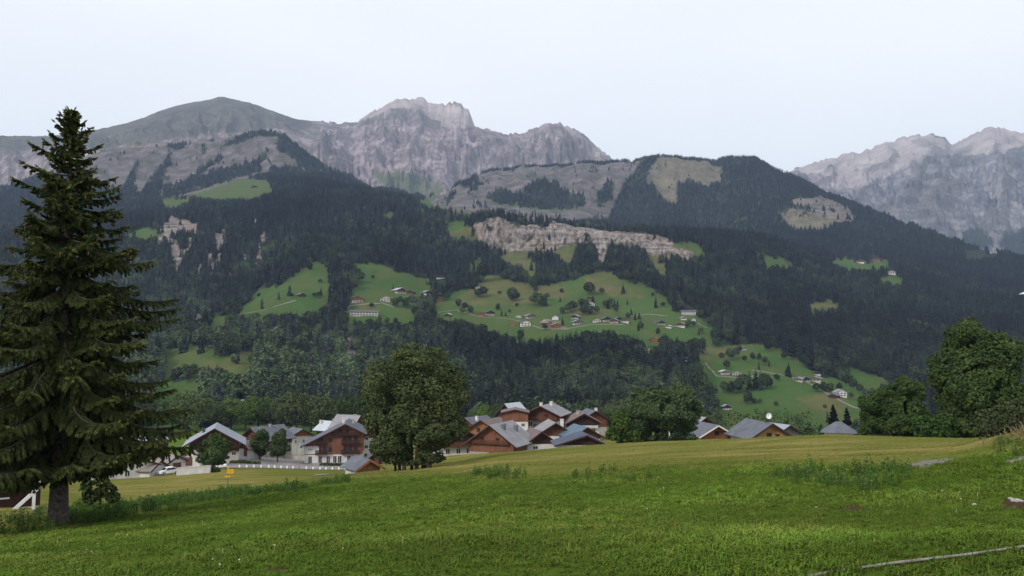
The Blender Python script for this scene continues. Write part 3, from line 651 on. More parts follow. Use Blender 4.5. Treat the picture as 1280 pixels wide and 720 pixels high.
def peak_mat():
    def f(nt, b):
        n = N(nt)
        A = n.n('ShaderNodeSeparateColor'); n.l(n.attr('zone_a').outputs['Color'], A.inputs[0])
        B = n.n('ShaderNodeSeparateColor'); n.l(n.attr('zone_b').outputs['Color'], B.inputs[0])
        v = n.coord()
        k = n.noise(0.006, 9, n.coord(scale=(1, 1, 0.35)), 0.68, 0.4)
        k2 = n.noise(0.0016, 6, v, 0.6)
        geo = n.n('ShaderNodeNewGeometry')
        sep = n.n('ShaderNodeSeparateXYZ'); n.l(geo.outputs['Normal'], sep.inputs[0])
        k3 = n.noise(0.03, 6, n.coord(scale=(1, 1, 0.5)), 0.7)
        st = n.noise(0.012, 4, n.coord(scale=(0.12, 0.12, 1.6), rot=(0, 0.38, 0)), 0.6, 0.6)
        kk = n.math('ADD', n.math('MULTIPLY', k, 0.5), n.math('ADD', n.math('MULTIPLY', k3, 0.3), n.math('MULTIPLY', st, 0.2)))
        rock = n.ramp(kk, [(0.40, (0.10, 0.078, 0.086)), (0.49, (0.235, 0.188, 0.196)), (0.575, (0.42, 0.345, 0.345))])
        grass = n.ramp(k, [(0.3, (0.085, 0.088, 0.055)), (0.7, (0.14, 0.133, 0.09))])
        # thin turf holds on the gentler ground, bare limestone on the steep
        steep = n.math('ADD', sep.outputs[2], n.mr(k2, 0.3, 0.7, -0.16, 0.16))
        px_ = n.n('ShaderNodeSeparateXYZ'); n.l(v, px_.inputs[0])      # the eastern massif is greyer limestone
        rock = n.mix(n.mr(px_.outputs[0], 1200, 2400, 0.0, 0.75), rock, n.ramp(kk, [(0.40, (0.065, 0.072, 0.085)), (0.49, (0.15, 0.155, 0.165)), (0.575, (0.29, 0.28, 0.28))]))
        c = n.mix(n.mr(steep, 0.72, 0.9, 0.0, 0.75), rock, grass)
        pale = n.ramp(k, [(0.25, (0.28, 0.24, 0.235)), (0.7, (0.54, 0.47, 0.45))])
        c = n.mix(n.math('MULTIPLY', A.outputs[2], 0.8), c, pale)  # pale limestone; the sunlit look of the crests is put into this colour
        alp = n.ramp(k, [(0.3, (0.075, 0.078, 0.05)), (0.58, (0.115, 0.11, 0.075)), (0.72, (0.22, 0.20, 0.18))])
        c = n.mix(n.math('MULTIPLY', A.outputs[1], 0.85), c, alp)
        c = n.mix(A.outputs[0], c, n.ramp(k, [(0.3, (0.08, 0.095, 0.042)), (0.7, (0.14, 0.145, 0.075))]))
        c = n.mix(B.outputs[0], c, (0.03, 0.045, 0.03))
        scree = n.math('MULTIPLY', B.outputs[1], n.mr(n.noise(0.004, 6, v), 0.4, 0.65, 0.0, 0.65))
        c = n.mix(scree, c, (0.36, 0.32, 0.30))
        c = n.mix(B.outputs[2], c, n.ramp(k, [(0.3, (0.06, 0.06, 0.045)), (0.7, (0.12, 0.105, 0.09))]))
        n.l(c, b.inputs['Base Color'])
        n.bump(b, kk, 0.8, 70.0)
    return mat('high_rock_faces', f, 1.0, 0.0)
def ground_mat():
    def f(nt, b):
        n = N(nt)
        A = n.n('ShaderNodeSeparateColor'); n.l(n.attr('zone_a').outputs['Color'], A.inputs[0])
        B = n.n('ShaderNodeSeparateColor'); n.l(n.attr('zone_b').outputs['Color'], B.inputs[0])
        v = n.coord()
        big, med, fine = n.noise(0.09, 4, v), n.noise(0.9, 5, v), n.noise(14, 4, v)
        green = n.ramp(med, [(0.3, (0.046, 0.084, 0.011)), (0.55, (0.078, 0.126, 0.017)), (0.75, (0.115, 0.152, 0.025))])
        green = n.mix(n.mr(big, 0.42, 0.65, 0, 0.5), green, (0.085, 0.125, 0.012))
        green = n.mix(n.mr(fine, 0.38, 0.68, 0.65, 0.0), green, (0.028, 0.048, 0.010))
        st = n.noise(0.35, 5, n.coord(scale=(0.45, 0.9, 1), rot=(0, 0, 0.5)))
        yel = n.ramp(st, [(0.38, (0.110, 0.118, 0.028)), (0.5, (0.182, 0.168, 0.046)), (0.62, (0.255, 0.205, 0.074))])
        yel = n.mix(n.mr(n.noise(0.035, 4, v), 0.42, 0.6, 0, 0.75), yel, (0.105, 0.132, 0.024))
        yel = n.mix(n.mr(fine, 0.4, 0.7, 0.22, 0.0), yel, (0.08, 0.08, 0.025))
        c = n.mix(A.outputs[0], green, yel)
        c = n.mix(B.outputs[0], c, n.ramp(med, [(0.3, (0.07, 0.115, 0.02)), (0.7, (0.10, 0.15, 0.03))]))
        c = n.mix(A.outputs[1], c, n.ramp(fine, [(0.3, (0.13, 0.125, 0.10)), (0.7, (0.22, 0.21, 0.185))]))
        c = n.mix(A.outputs[2], c, n.ramp(fine, [(0.3, (0.035, 0.024, 0.014)), (0.7, (0.09, 0.062, 0.038))]))
        n.l(c, b.inputs['Base Color'])
        n.bump(b, fine, 0.6, 0.06)
    return mat('meadow_ground', f, 1.0, 0.0)

def land(name, r0, r1, m, za, zb, smooth=True):
    """rows r0..r1 of the sheet as one object"""
    sl = slice(r0, r1 + 1)
    V = np.stack([GX[:, sl], GY[:, sl], GZ[:, sl]], -1)
    nc, nr = V.shape[:2]
    idx = np.arange(nc * nr).reshape(nc, nr)
    i2 = np.roll(idx, -1, 0)
    F = np.stack([idx[:, :-1], i2[:, :-1], i2[:, 1:], idx[:, 1:]], -1).reshape(-1, 4)
    def col(t):
        a = np.ones((nc, nr, 4), np.float32)
        for i, z in enumerate(t): a[..., i] = z[:, sl] if z is not None else 0
        return a.reshape(-1, 4)
    Vf = V.reshape(-1, 3)
    o = np_obj(name, Vf, F, m, smooth=smooth, attrs={'zone_a': ('FLOAT_COLOR', col(za)), 'zone_b': ('FLOAT_COLOR', col(zb))})
    tag(o, None, None, None, 'structure')
    return o
G1, G2 = ROW0[8] + 8, ROW0[19] - 6
o = land('ground', 0, G1, ground_mat(), (YEL, GRAV, BARE), (VAL, None, None))
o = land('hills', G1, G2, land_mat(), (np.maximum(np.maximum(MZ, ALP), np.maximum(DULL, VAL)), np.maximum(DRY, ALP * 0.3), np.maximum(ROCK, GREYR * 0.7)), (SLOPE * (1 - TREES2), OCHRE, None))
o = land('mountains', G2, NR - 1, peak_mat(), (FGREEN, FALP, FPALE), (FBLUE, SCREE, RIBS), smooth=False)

# ---- queries
def ground_z(X, Y):
    a, r = math.atan2(X, Y), math.hypot(X, Y)
    c = int(np.clip(np.searchsorted(AZ, a) - 1, 0, NC - 2))
    t = (a - AZ[c]) / (AZ[c + 1] - AZ[c])
    return (1 - t) * np.interp(r, GR[c], GZ[c]) + t * np.interp(r, GR[c + 1], GZ[c + 1])
def ground_at(px, r, py=560):
    p = at(px, py, r)
    return Vector((p.x, p.y, float(ground_z(p.x, p.y))))
def hit(px, py, rmin=420):
    """first point of the land beyond rmin seen at a pixel"""
    a, e = azel(px, py)
    c = int(np.clip(np.searchsorted(AZ, a) - 1, 0, NC - 2))
    rr = np.linspace(rmin, 5000, 9000)
    zz = np.interp(rr, GR[c], GZ[c])
    k = np.argmax(zz / rr >= e)
    r = rr[k] if k > 0 or zz[0] / rr[0] >= e else 1000
    p = at(px, py, r)
    return Vector((p.x, p.y, float(zz[k]))), r
CXc = lambda A_: 0.25 * (A_[:-1, :-1] + A_[1:, :-1] + A_[:-1, 1:] + A_[1:, 1:])
def scatter(r0, r1, dens, xlim=(-160, 1440)):
    """random points on the sheet rows r0..r1, dens = per square metre for every cell"""
    sl = slice(r0, r1 + 1)
    X, Y, Z = GX[:, sl], GY[:, sl], GZ[:, sl]
    P = np.stack([X, Y, Z], -1)
    ux, uy = P[1:, :-1] - P[:-1, :-1], P[:-1, 1:] - P[:-1, :-1]
    area = np.abs(ux[..., 0] * uy[..., 1] - ux[..., 1] * uy[..., 0])
    px = CXc(PX[:, sl])
    lam = area * dens * ((px > xlim[0]) & (px < xlim[1]))
    nct = RNG.poisson(lam)
    ci, ri = np.nonzero(nct)
    rep = np.repeat(np.arange(len(ci)), nct[ci, ri])
    ci, ri = ci[rep], ri[rep]
    s, t = RNG.random(len(ci))[:, None], RNG.random(len(ci))[:, None]
    Q = (P[ci, ri] * (1 - s) + P[ci + 1, ri] * s) * (1 - t) + (P[ci, ri + 1] * (1 - s) + P[ci + 1, ri + 1] * s) * t
    return Q, ci, ri + r0

# ================================================================== VEGETATION BUILDERS
def rot_frames(nrm, rng):
    """two random tangents for every normal"""
    nrm = nrm / np.maximum(np.linalg.norm(nrm, axis=1, keepdims=True), 1e-9)
    h = rng.normal(size=nrm.shape)
    u = np.cross(nrm, h); u /= np.maximum(np.linalg.norm(u, axis=1, keepdims=True), 1e-9)
    return u, np.cross(nrm, u), nrm
def leaf_clumps(P, nrm, size, tint, rng, bend=0.25):
    """one bent, irregular 4-point leaf spray per point"""
    n = len(P)
    u, v, w = rot_frames(nrm, rng)
    s = (size * rng.uniform(0.6, 1.35, n))[:, None]
    j = lambda: rng.uniform(0.55, 1.2, (n, 1))
    a = P + u * s * j() * 0.62 - w * s * bend * rng.random((n, 1))
    b = P + v * s * j() * 0.45 + w * s * bend * rng.random((n, 1))
    c = P - u * s * j() * 0.62 - w * s * bend * rng.random((n, 1))
    d = P - v * s * j() * 0.45 + w * s * bend * rng.random((n, 1))
    V = np.stack([a, b, c, d], 1).reshape(-1, 3)
    F = np.arange(4 * n).reshape(n, 4)
    return V, F, np.repeat(tint, 4)
def lobe_cloud(lobes, n, rng, thick=0.35):
    """points in the outer shells of ellipsoid lobes [(x,y,z,rx,ry,rz)], dropped where deep inside another lobe"""
    L = np.asarray(lobes, float)
    wgt = (L[:, 3] * L[:, 5]) ** 1.0
    k = rng.choice(len(L), n, p=wgt / wgt.sum())
    d = rng.normal(size=(n, 3)); d /= np.linalg.norm(d, axis=1, keepdims=True)
    rad = 1 - thick * rng.random(n) ** 1.6
    lump = 1 + 0.20 * (fbm(d[:, 0] * 2.6 + k * 7, d[:, 2] * 2.6 + d[:, 1] * 2.1, 7, 3))
    P = L[k, :3] + d * (rad * lump)[:, None] * L[k, 3:]
    deep = np.zeros(n, bool)
    for i in range(len(L)):
        q = np.linalg.norm((P - L[i, :3]) / L[i, 3:], axis=1)
        deep |= (q < 0.62) & (k != i)
    keep = ~deep
    return P[keep], d[keep], rad[keep], k[keep]
def crown_mesh(name, lobes, n, size, rng, m, thick=0.35, gap=0.30, subl=None):
    if subl:        # break every lobe into leafy boughs
        out = []
        for (x, y, z, a, b, c) in lobes:
            for i in range(subl):
                d = rng.normal(size=3); d /= np.linalg.norm(d)
                f = rng.uniform(0.22, 0.40)
                out.append((x + d[0] * a * 0.72, y + d[1] * b * 0.72, z + d[2] * c * 0.72, a * f * 1.15, b * f * 1.15, c * f))
            out.append((x, y, z, a * 0.72, b * 0.72, c * 0.72))
        lobes = out
    P, d, rad, li = lobe_cloud(lobes, n, rng, thick)
    bt = rng.uniform(-0.22, 0.22, len(lobes))
    ext = max(l[3] for l in lobes)
    hole = vnoise(P[:, 0] / (ext * 0.35) + 50, P[:, 2] / (ext * 0.35) + P[:, 1] / (ext * 0.5), 17)
    k = hole > gap * 0.8
    P, d, rad, li = P[k], d[k], rad[k], li[k]
    nrm = d * 0.9 + rng.normal(size=d.shape) * 0.55 + np.array([0, 0, 0.35])
    tint = np.clip(0.22 + bt[li] + 0.45 * vnoise(P[:, 0] / (ext * 0.3), P[:, 2] / (ext * 0.3) + P[:, 1] / ext, 23) + rng.normal(size=len(P)) * 0.16, 0, 1)
    V, F, T = leaf_clumps(P, nrm, size, tint, rng)
    return np_mesh(name, V, F, m, attrs={'tint': ('FLOAT', T)})
def conifer_mesh(name, rng, n_br=130, m=None, slim=0.2, ragged=0.25, trunk=True):
    """unit-height conifer: tiers of drooping sprays around a stem"""
    Vs, Fs, T = [], [], []
    def quad(a, b, c, d, t):
        i = len(Vs); Vs.extend([a, b, c, d]); Fs.append((i, i + 1, i + 2, i + 3)); T.extend([t] * 4)
    for i in range(n_br):
        h = 0.06 + 0.92 * (i + rng.random()) / n_br
        h = 1 - (1 - h) ** 0.85
        L = slim * (1 - h) ** 0.8 * rng.uniform(1 - ragged * 2, 1 + ragged * 0.6) + 0.012
        a = i * 2.39996 + rng.normal() * 0.3
        dr = rng.uniform(0.15, 0.45) * (1.2 - h)
        dx, dy = math.cos(a), math.sin(a)
        w_ = L * rng.uniform(0.32, 0.5)
        up = 0.10 * L
        t = float(np.clip(rng.normal(0.4, 0.22), 0, 1))
        p0 = (dx * L * 0.08, dy * L * 0.08, h + up)
        p1 = (dx * L * 0.62 - dy * w_, dy * L * 0.62 + dx * w_, h - dr * L * 0.8)
        p2 = (dx * L, dy * L, h - dr * L * 1.25)
        p3 = (dx * L * 0.62 + dy * w_, dy * L * 0.62 - dx * w_, h - dr * L * 0.8)
        quad(p0, p1, p2, p3, t)
        p4 = (dx * L * 0.75, dy * L * 0.75, h - dr * L - L * 0.42)      # hanging curtain
        p5 = (dx * L * 0.25, dy * L * 0.25, h - L * 0.40)
        quad(p0, p2, p4, p5, t * 0.7)
    for k in range(3):
        a = k * 2.09
        quad((math.cos(a) * 0.012, math.sin(a) * 0.012, 0), (math.cos(a + 2.09) * 0.012, math.sin(a + 2.09) * 0.012, 0), (0, 0, 0.96), (0, 0, 1.0), 0.1)
    return np_mesh(name, np.array(Vs), np.array(Fs), m, attrs={'tint': ('FLOAT', np.array(T))})

protos = bpy.data.collections.new('forest_tree_kinds')      # not linked to the scene; only instanced by the woods
FAR_CON, FAR_LEAF = [], []
for i in range(5):
    rng = np.random.default_rng(100 + i)
    FAR_CON.append(conifer_mesh('forest_conifer', rng, 70, M['far_conifer'], slim=rng.uniform(0.17, 0.24)))
for i in range(3):
    rng = np.random.default_rng(200 + i)
    lob = [(0, 0, 0.6, 0.30, 0.30, 0.36)] + [(rng.uniform(-.2, .2), rng.uniform(-.2, .2), rng.uniform(0.35, 0.75), 0.22, 0.22, 0.22) for _ in range(4)]
    FAR_LEAF.append(crown_mesh('forest_broadleaf', lob, 420, 0.13, rng, M['far_leaf'], thick=0.5, gap=0.1))
for i, me in enumerate(FAR_CON + FAR_LEAF):
    me = me.copy(); me.materials[0] = M['wood_conifer'] if i < 5 else M['wood_leaf']
    o = bpy.data.objects.new('forest_tree_%02d' % i, me)
    protos.objects.link(o)

def instancer(name, coll, attr_tint=False):
    ng = bpy.data.node_groups.new(name, 'GeometryNodeTree')
    ng.interface.new_socket('Geometry', in_out='INPUT', socket_type='NodeSocketGeometry')
    ng.interface.new_socket('Geometry', in_out='OUTPUT', socket_type='NodeSocketGeometry')
    n, l = ng.nodes, ng.links
    gi, go = n.new('NodeGroupInput'), n.new('NodeGroupOutput')
    ci = n.new('GeometryNodeCollectionInfo')
    ci.inputs['Collection'].default_value = coll
    ci.inputs['Separate Children'].default_value = True
    ci.inputs['Reset Children'].default_value = True
    ip = n.new('GeometryNodeInstanceOnPoints')
    ip.inputs['Pick Instance'].default_value = True
    def na(nm, typ):
        a = n.new('GeometryNodeInputNamedAttribute'); a.data_type = typ
        a.inputs['Name'].default_value = nm
        return a.outputs['Attribute']
    l.new(gi.outputs[0], ip.inputs['Points'])
    l.new(ci.outputs[0], ip.inputs['Instance'])
    l.new(na('pick', 'INT'), ip.inputs['Instance Index'])
    l.new(na('spin', 'FLOAT_VECTOR'), ip.inputs['Rotation'])
    l.new(na('size', 'FLOAT_VECTOR'), ip.inputs['Scale'])
    l.new(ip.outputs[0], go.inputs[0])
    return ng
NG_FOREST = instancer('plant_the_wood', protos)
def stuff_points(name, P, pick, spin, size, ng, label):
    o = np_obj(name, P, [], None, attrs={'pick': ('INT', pick), 'spin': ('FLOAT_VECTOR', spin), 'size': ('FLOAT_VECTOR', size)})
    md = o.modifiers.new('planting', 'NODES'); md.node_group = ng
    tag(o, label, 'wood' if 'forest' in name or 'wood' in name else name, None, 'stuff')
    return o
# where the distant houses stand (pixel, width, walls, roof, turn, label)
FH = [
 (455,395,34,'cream','white','slate',0,'long pale hotel with rows of windows on the shelf edge above the lower wood',3.4,.42),
 (447,378,13,'cream','wood_orange','slate',8,'brown-gabled house just above the long pale hotel',1,.6),
 (481,377,12,'cream','cream','roof_shed',-14,'beige house at the corner of the bright meadow, right of the long pale hotel',1,.6),
 (502,367,13,'cream','wood','metal_bright',30,'pale-roofed house left above the clump of dark shelf trees',1,.55),
 (513,367,8,'wood','wood_dark','slate',-20,'small dark-roofed shed touching the right side of the pale-roofed house above the clump',1,.55),
 (536,369,10,'white','wood','slate_pale',34,'grey-roofed house at the right end of the clump of dark shelf trees',1,.6),
 (549,376,9,'wood_orange','wood_orange','roof_shed',10,'orange-brown house by itself right of the clump of dark shelf trees',1,.65),
 (551,349,10,'white','wood_dark','slate',6,'dark-roofed white house tucked under the forest edge left of the upper meadow',1,.6),
 (597,361,6,'white','white','metal_bright',20,'tiny white house almost hidden by the tall trees in the meadow gully',1,.7),
 (559,396,8,'wood','wood_dark','metal_bright',-20,'small barn with a pale roof at the wood edge below the orange-brown house',1,.55),
 (602,395,8,'wood_orange','wood_red','roof_brown',0,'reddish house at the left end of the hamlet street',1,.6),
 (613,394,11,'cream','wood_dark','slate_dark',18,'black-roofed house second from the left in the hamlet street',1,.5),
 (640,407,7,'wood_orange','wood_orange','roof_shed',0,'small tan shed left of the bright white house',1,.5),
 (657,408,13,'white','white','slate',4,'bright white house with a dark roof in the middle of the hamlet',1,.62),
 (664,398,11,'cream','wood_grey','slate_pale',24,'grey weathered house behind the bright white one',1,.5),
 (648,397,7,'concrete','concrete','slate_pale',-10,'flat grey shed left of the grey weathered house',1,.4),
 (680,405,11,'wood_orange','cream','roof_shed',-24,'sandy building in the orange earth yard right of the bright white house',1,.55),
 (694,400,8,'white','white','slate_pale',0,'white block-like house above the orange earth yard',1,.7),
 (696,410,12,'wood_orange','wood_orange','roof_shed',14,'tan house at the front of the orange earth yard',1,.5),
 (718,399,9,'cream','wood_dark','metal',-20,'dark house with a steep pale roof right of the orange earth yard',1,.65),
 (723,406,12,'cream','wood_grey','slate_pale',18,'grey-roofed farmhouse below the dark house with the steep pale roof',1,.5),
 (746,403,10,'white','cream','slate_pale',-8,'pale house standing free between the farmhouse and the packed row',1,.5),
 (759,402,10,'cream','wood_dark','slate',20,'first house of the packed brown row, at its left end',1,.6),
 (767,404,10,'cream','wood','metal',-12,'second house of the packed brown row, with the palest roof',1,.6),
 (774,402,9,'stone','wood_dark','slate_dark',24,'third house of the packed brown row, with the darkest roof',1,.62),
 (781,403,9,'white','wood_red','slate',0,'last house of the packed brown row, at its right end',1,.62),
 (739,382,9,'white','white','slate_blue',20,'small pale house among the dark trees in the middle of the meadow',1,.55),
 (737,374,6,'wood','wood_dark','slate',-20,'dark hut behind the trees in the middle of the meadow',1,.55),
 (819,404,6,'wood_grey','wood_grey','metal',0,'left hut of the three beside the bright green rectangle of meadow',1,.55),
 (827,406,9,'cream','wood_dark','slate_dark',20,'largest of the three huts beside the bright green rectangle of meadow',1,.55),
 (835,410,7,'white','wood_grey','metal_bright',-20,'right hut of the three beside the bright green rectangle of meadow',1,.5),
 (861,394,17,'concrete','white','slate',0,'long white house with a pale terrace at the top right of the shelf meadow',2.6,.4),
 (855,400,7,'white','wood_grey','metal_bright',14,'little white house directly below the long white house with the terrace',1,.6),
 (850,409,11,'white','wood','slate_pale',-16,'white-walled chalet left below the long white house with the terrace',1,.55),
 (867,401,5,'white','cream','slate',0,'tiny shed right below the long white house with the terrace',1,.6),
 (818,428,13,'wood_orange','wood_orange','roof_brown',-10,'pinkish roofed house sunk in the trees under the bright green rectangle',1,.45),
 (766,445,7,'white','cream','slate_pale',0,'left pale gable showing among the treetops of the lower wood',1,.6),
 (784,445,8,'white','cream','metal_bright',22,'middle pale gable showing among the treetops of the lower wood',1,.6),
 (810,441,10,'concrete','cream','slate_pale',-22,'right and widest pale house showing among the treetops of the lower wood',1,.5),
 (840,453,7,'white','white','metal',10,'lone white house at the right end of the lower wood top',1,.55),
 (858,452,8,'white','wood_dark','metal_bright',0,'white house beside the pale mast-like pole tree at the wood corner',1,.6),
 (907,468,10,'white','wood_grey','metal_bright',20,'white-roofed house left of the dark clump on the right slope',1,.5),
 (921,469,11,'concrete','cream','roof_shed',0,'long tan barn just left of the dark clump on the right slope',1,.4),
 (930,438,7,'white','wood_grey','slate_pale',14,'small pale house in the hedge at the top of the right slope',1,.6),
 (997,477,10,'cream','wood_grey','metal',-12,'leftmost barn of the farm group in the middle of the right slope',1,.5),
 (1008,477,9,'stone','wood_dark','slate',18,'middle barn of the farm group in the middle of the right slope',1,.6),
 (1018,477,13,'cream','wood_grey','slate_pale',-8,'rightmost wide barn of the farm group in the middle of the right slope',1,.45),
 (1021,469,8,'cream','wood_dark','slate_dark',0,'dark barn topmost in the farm group of the right slope',1,.5),
 (1052,496,12,'white','white','slate_pale',18,'white house in the trees low on the right slope',1,.7),
 (1041,498,10,'wood','wood_dark','slate',-20,'brown barn left of the white house low on the right slope',1,.5),
 (909,512,10,'white','wood_dark','metal',16,'brown chalet with a white base at the bottom of the right slope',1,.55),
 (1121,477,6,'white','cream','slate_pale',0,'tiny pale hut at the far right end of the slope under the big forest',1,.5),
 (248,399,13,'white','white','metal_bright',26,'white house with a bright roof at the left tip of the shelf',1,.45),
 (280,394,10,'wood','wood_grey','slate_pale',-20,'grey-roofed barn on the narrow green strip left of the bright pasture',1,.5),
 (378,371,9,'wood','wood_dark','metal',20,'dark barn standing alone in the bright left pasture',1,.5),
 (673,453,5,'white','white','metal_bright',0,'tiny white hut alone in the middle of the lower wood',1,.9),
 (1076,329,7,'white','wood','metal_bright',0,'white hut on the left clearing of the big right forest',1,.6),
 (1094,326,11,'wood_orange','wood_orange','roof_shed',-14,'tan farm in the left clearing of the big right forest',1,.4),
 (1114,343,9,'white','cream','metal_bright',14,'white hut on the lower clearing of the big right forest',1,.5),
 (1240,317,9,'white','cream','metal_bright',-10,'white hut at the right end of the small green saddle clearing',1,.55),
 (246,238,9,'wood','wood_grey','metal_bright',20,'pale-roofed hut on the left side of the high alp',1,.4),
 (318,235,7,'wood','wood_dark','metal',-12,'brown hut on the right side of the high alp',1,.45),
 (244,500,6,'white','cream','metal_bright',0,'tiny white hut on the low green field right of the tall spruce',1,.6),
 (272,507,8,'white','cream','slate_pale',10,'pale hut left of the cluster at the foot of the wood',1,.6),
 (295,508,8,'white','wood','slate_pale',-14,'brown-fronted house in the cluster at the foot of the wood',1,.65),
 (306,506,7,'white','cream','metal_bright',18,'brightest house in the cluster at the foot of the wood, at its right end',1,.6),
 (283,512,6,'white','cream','slate_pale',0,'lowest house in the cluster at the foot of the wood',1,.65),
]
YARDS = [[(f[0] - f[2] * .6, f[1] - f[2] * .8 - 3), (f[0] + f[2] * .6, f[1] - f[2] * .8 - 3), (f[0] + f[2] * .55, f[1] + 2), (f[0] - f[2] * .55, f[1] + 2)] for f in FH]
def plant(name, r0, r1, label, spacing, hgt, leafy, mask=None):
    sl = slice(r0, r1 + 1)
    Fm = (FOREST if mask is None else mask)[:, sl]
    Fc = CXc(Fm)
    rr = CXc(GR[:, sl])
    sp = np.interp(rr, [450, 1000, 1600, 3400], spacing)
    gx, gy = CXc(GX[:, sl]), CXc(GY[:, sl])
    Fc = Fc * np.clip(1.0 + 3.0 * (fbm(gx / 60, gy / 60, 195, 3) + .42), .08, 1)
    P, ci, ri = scatter(r0, r1, np.clip(Fc, 0, 1) ** 1.5 / sp ** 2)
    n = len(P)
    H = RNG.normal(1, 0.2, n).clip(0.5, 1.55) * np.interp(np.hypot(P[:, 0], P[:, 1]), [450, 1000, 1600, 3400], hgt)
    H *= 1 + 0.22 * fbm(P[:, 0] / 90, P[:, 1] / 90, 131, 2)
    lf = leafy(P) if callable(leafy) else np.full(n, leafy)
    isleaf = RNG.random(n) < lf
    pick = np.where(isleaf, 5 + RNG.integers(0, 3, n), RNG.integers(0, 5, n))
    H = np.where(isleaf, H * 0.72, H)
    H = np.where((crest2[ci, ri] > .3) | (SPARSE[ci, ri] > .1), H * .72, H)
    wd = H * RNG.uniform(0.85, 1.25, n)
    # the owners keep pastures, yards and views open: no tree whose top would stand up in front of them
    open_ = np.zeros(n, bool)
    for u in (0.45, 0.85):
        tx, ty, _ = project(P[:, 0], P[:, 1], P[:, 2] + H * u)
        for pl in YARDS: open_ |= inpoly(tx, ty, pl)
        for pl in MEADOW: open_ |= inpoly(tx, ty, pl) & (SPARSE[ci, ri] < .1)
        for pl in UPLAND: open_ |= inpoly(tx, ty, pl) & (ROWK[ri] > 14.5) & (TREES2[ci, ri] < .5) & (crest2[ci, ri] < .3) & (SPARSE[ci, ri] < .1)
    tx, ty, _ = project(P[:, 0], P[:, 1], P[:, 2] + H * 0.5)
    for pl in CLIFFS: open_ |= inpoly(tx, ty, pl) & (RNG.random(n) < .9)
    keep = ~open_
    P, ci, ri, H, wd, pick = P[keep], ci[keep], ri[keep], H[keep], wd[keep], pick[keep]; n = len(P)
    P[:, 2] -= 0.5
    spin = np.stack([RNG.normal(0, 0.03, n), RNG.normal(0, 0.03, n), RNG.random(n) * 6.283], 1)
    print(name, n)
    o = stuff_points(name, P, pick, spin, np.stack([wd, wd, H], 1), NG_FOREST, label)
    st = np.clip(1.1 + .75 * fbm(P[:, 0] / 150, P[:, 1] / 150, 191, 4) + .4 * fbm(P[:, 0] / 35, P[:, 1] / 35, 192, 2), .55, 2.0)
    st *= 1.12 + .35 * fbm(np.arctan2(P[:, 0], P[:, 1]) * 55, np.hypot(P[:, 0], P[:, 1]) / 900, 196, 3)      # stands follow the gullies downhill
    st *= np.interp(np.arctan2(P[:, 0], P[:, 1]), [-.1, .2, .32], [1.3, 1.2, .72])       # paler mixed wood in the middle, dark spruce to the right
    a_ = o.data.attributes.new('stand', 'FLOAT', 'POINT'); a_.data.foreach_set('value', st.astype(np.float32))
    return o
FSP, FHT = [4.6, 5.4, 7.0, 9.5], [15, 18, 18, 17]
leafmix = lambda P: np.clip(0.32 + 0.75 * fbm(P[:, 0] / 130, P[:, 1] / 130, 141, 3) + np.clip(120 - P[:, 2], -200, 200) / 700, 0.03, 0.85)
plant('lower_forest', G1, ROW0[12], 'dark mixed wood on the lower slope beneath the meadow shelf', FSP, FHT, leafmix)
plant('upper_forest', ROW0[12] + 1, ROW0[16], 'dark spruce wood on the steep slope around the pale cliff band', FSP, FHT, lambda P: leafmix(P) * 0.6)
plant('ridge_forest', ROW0[16] + 1, G2, 'bluish spruce wood on the second ridge and spur under the high peaks', FSP, FHT, 0.06)

# ---- single broadleaved trees
def limbs(mb, base, tips, r0, rng, seg=7, fork=0.42):
    for tip in tips:
        tip = Vector(tip); b = Vector(base)
        mid = b.lerp(tip, fork) + Vector((rng.normal() * 0.02, rng.normal() * 0.02, 0.06)) * (tip - b).length
        q = b.lerp(tip, fork * 0.45) + Vector((0, 0, 0.03)) * (tip - b).length
        mb.tube([b, q, mid, mid.lerp(tip, 0.6), tip], [r0, r0 * 0.8, r0 * 0.55, r0 * 0.3, r0 * 0.1], seg, False)
        for k in range(3):
            t = rng.uniform(0.4, 0.95)
            s0 = mid.lerp(tip, t)
            e = s0 + Vector((rng.normal(), rng.normal(), abs(rng.normal()) * 0.8)) * (tip - b).length * 0.16
            mb.tube([s0, e], [r0 * 0.25, r0 * 0.05], 5, False)
def big_tree(name, label, px, r, lobes_px, n, size, m, stems, seed, base_y=None, group=None, gap=0.3, subl=11, trunk_m='bark_dark', depth=1.0):
    """lobes_px: (x, y, rx, ry[, forward offset m]) in photograph pixels at distance r"""
    rng = np.random.default_rng(seed)
    base = ground_at(px, r)
    t = empty(name, base)
    tag(t, label, 'tree', group)
    k = r / 1000.0
    lobes = []
    for q in lobes_px:
        p = at(q[0], q[1], r) - base
        off = q[4] if len(q) > 4 else rng.uniform(-0.25, 0.25) * q[2] * k
        f = Vector((p.x, p.y, 0)); dirv = Vector((base.x, base.y, 0)).normalized()
        c = p + dirv * off
        lobes.append((c.x, c.y, c.z, q[2] * k * 1.02, q[2] * k * depth, q[3] * k * 1.02))
    me = crown_mesh('crown', lobes, n, size, rng, m, gap=gap, subl=subl)
    cr = bpy.data.objects.new('crown', me); C.objects.link(cr); cr.parent = t
    for i, (sx, sy, rad, hh) in enumerate(stems):
        mb = MB()
        b = Vector((sx, sy, -0.5))
        fork = Vector((sx * 1.15, sy * 1.15, hh))
        mb.tube([b, b + Vector((0, 0, 0.8)), b.lerp(fork, 0.6), fork], [rad * 1.35, rad, rad * 0.85, rad * 0.75], 10)
        near = sorted(lobes, key=lambda L: abs(L[0] - fork.x))[: max(3, len(lobes) // max(1, len(stems)))]
        limbs(mb, fork, [(L[0], L[1], L[2] + L[5] * 0.4) for L in near if L[2] > hh * 0.6], rad * 0.7, rng)
        mb.build('trunk', M[trunk_m], t)
    return t

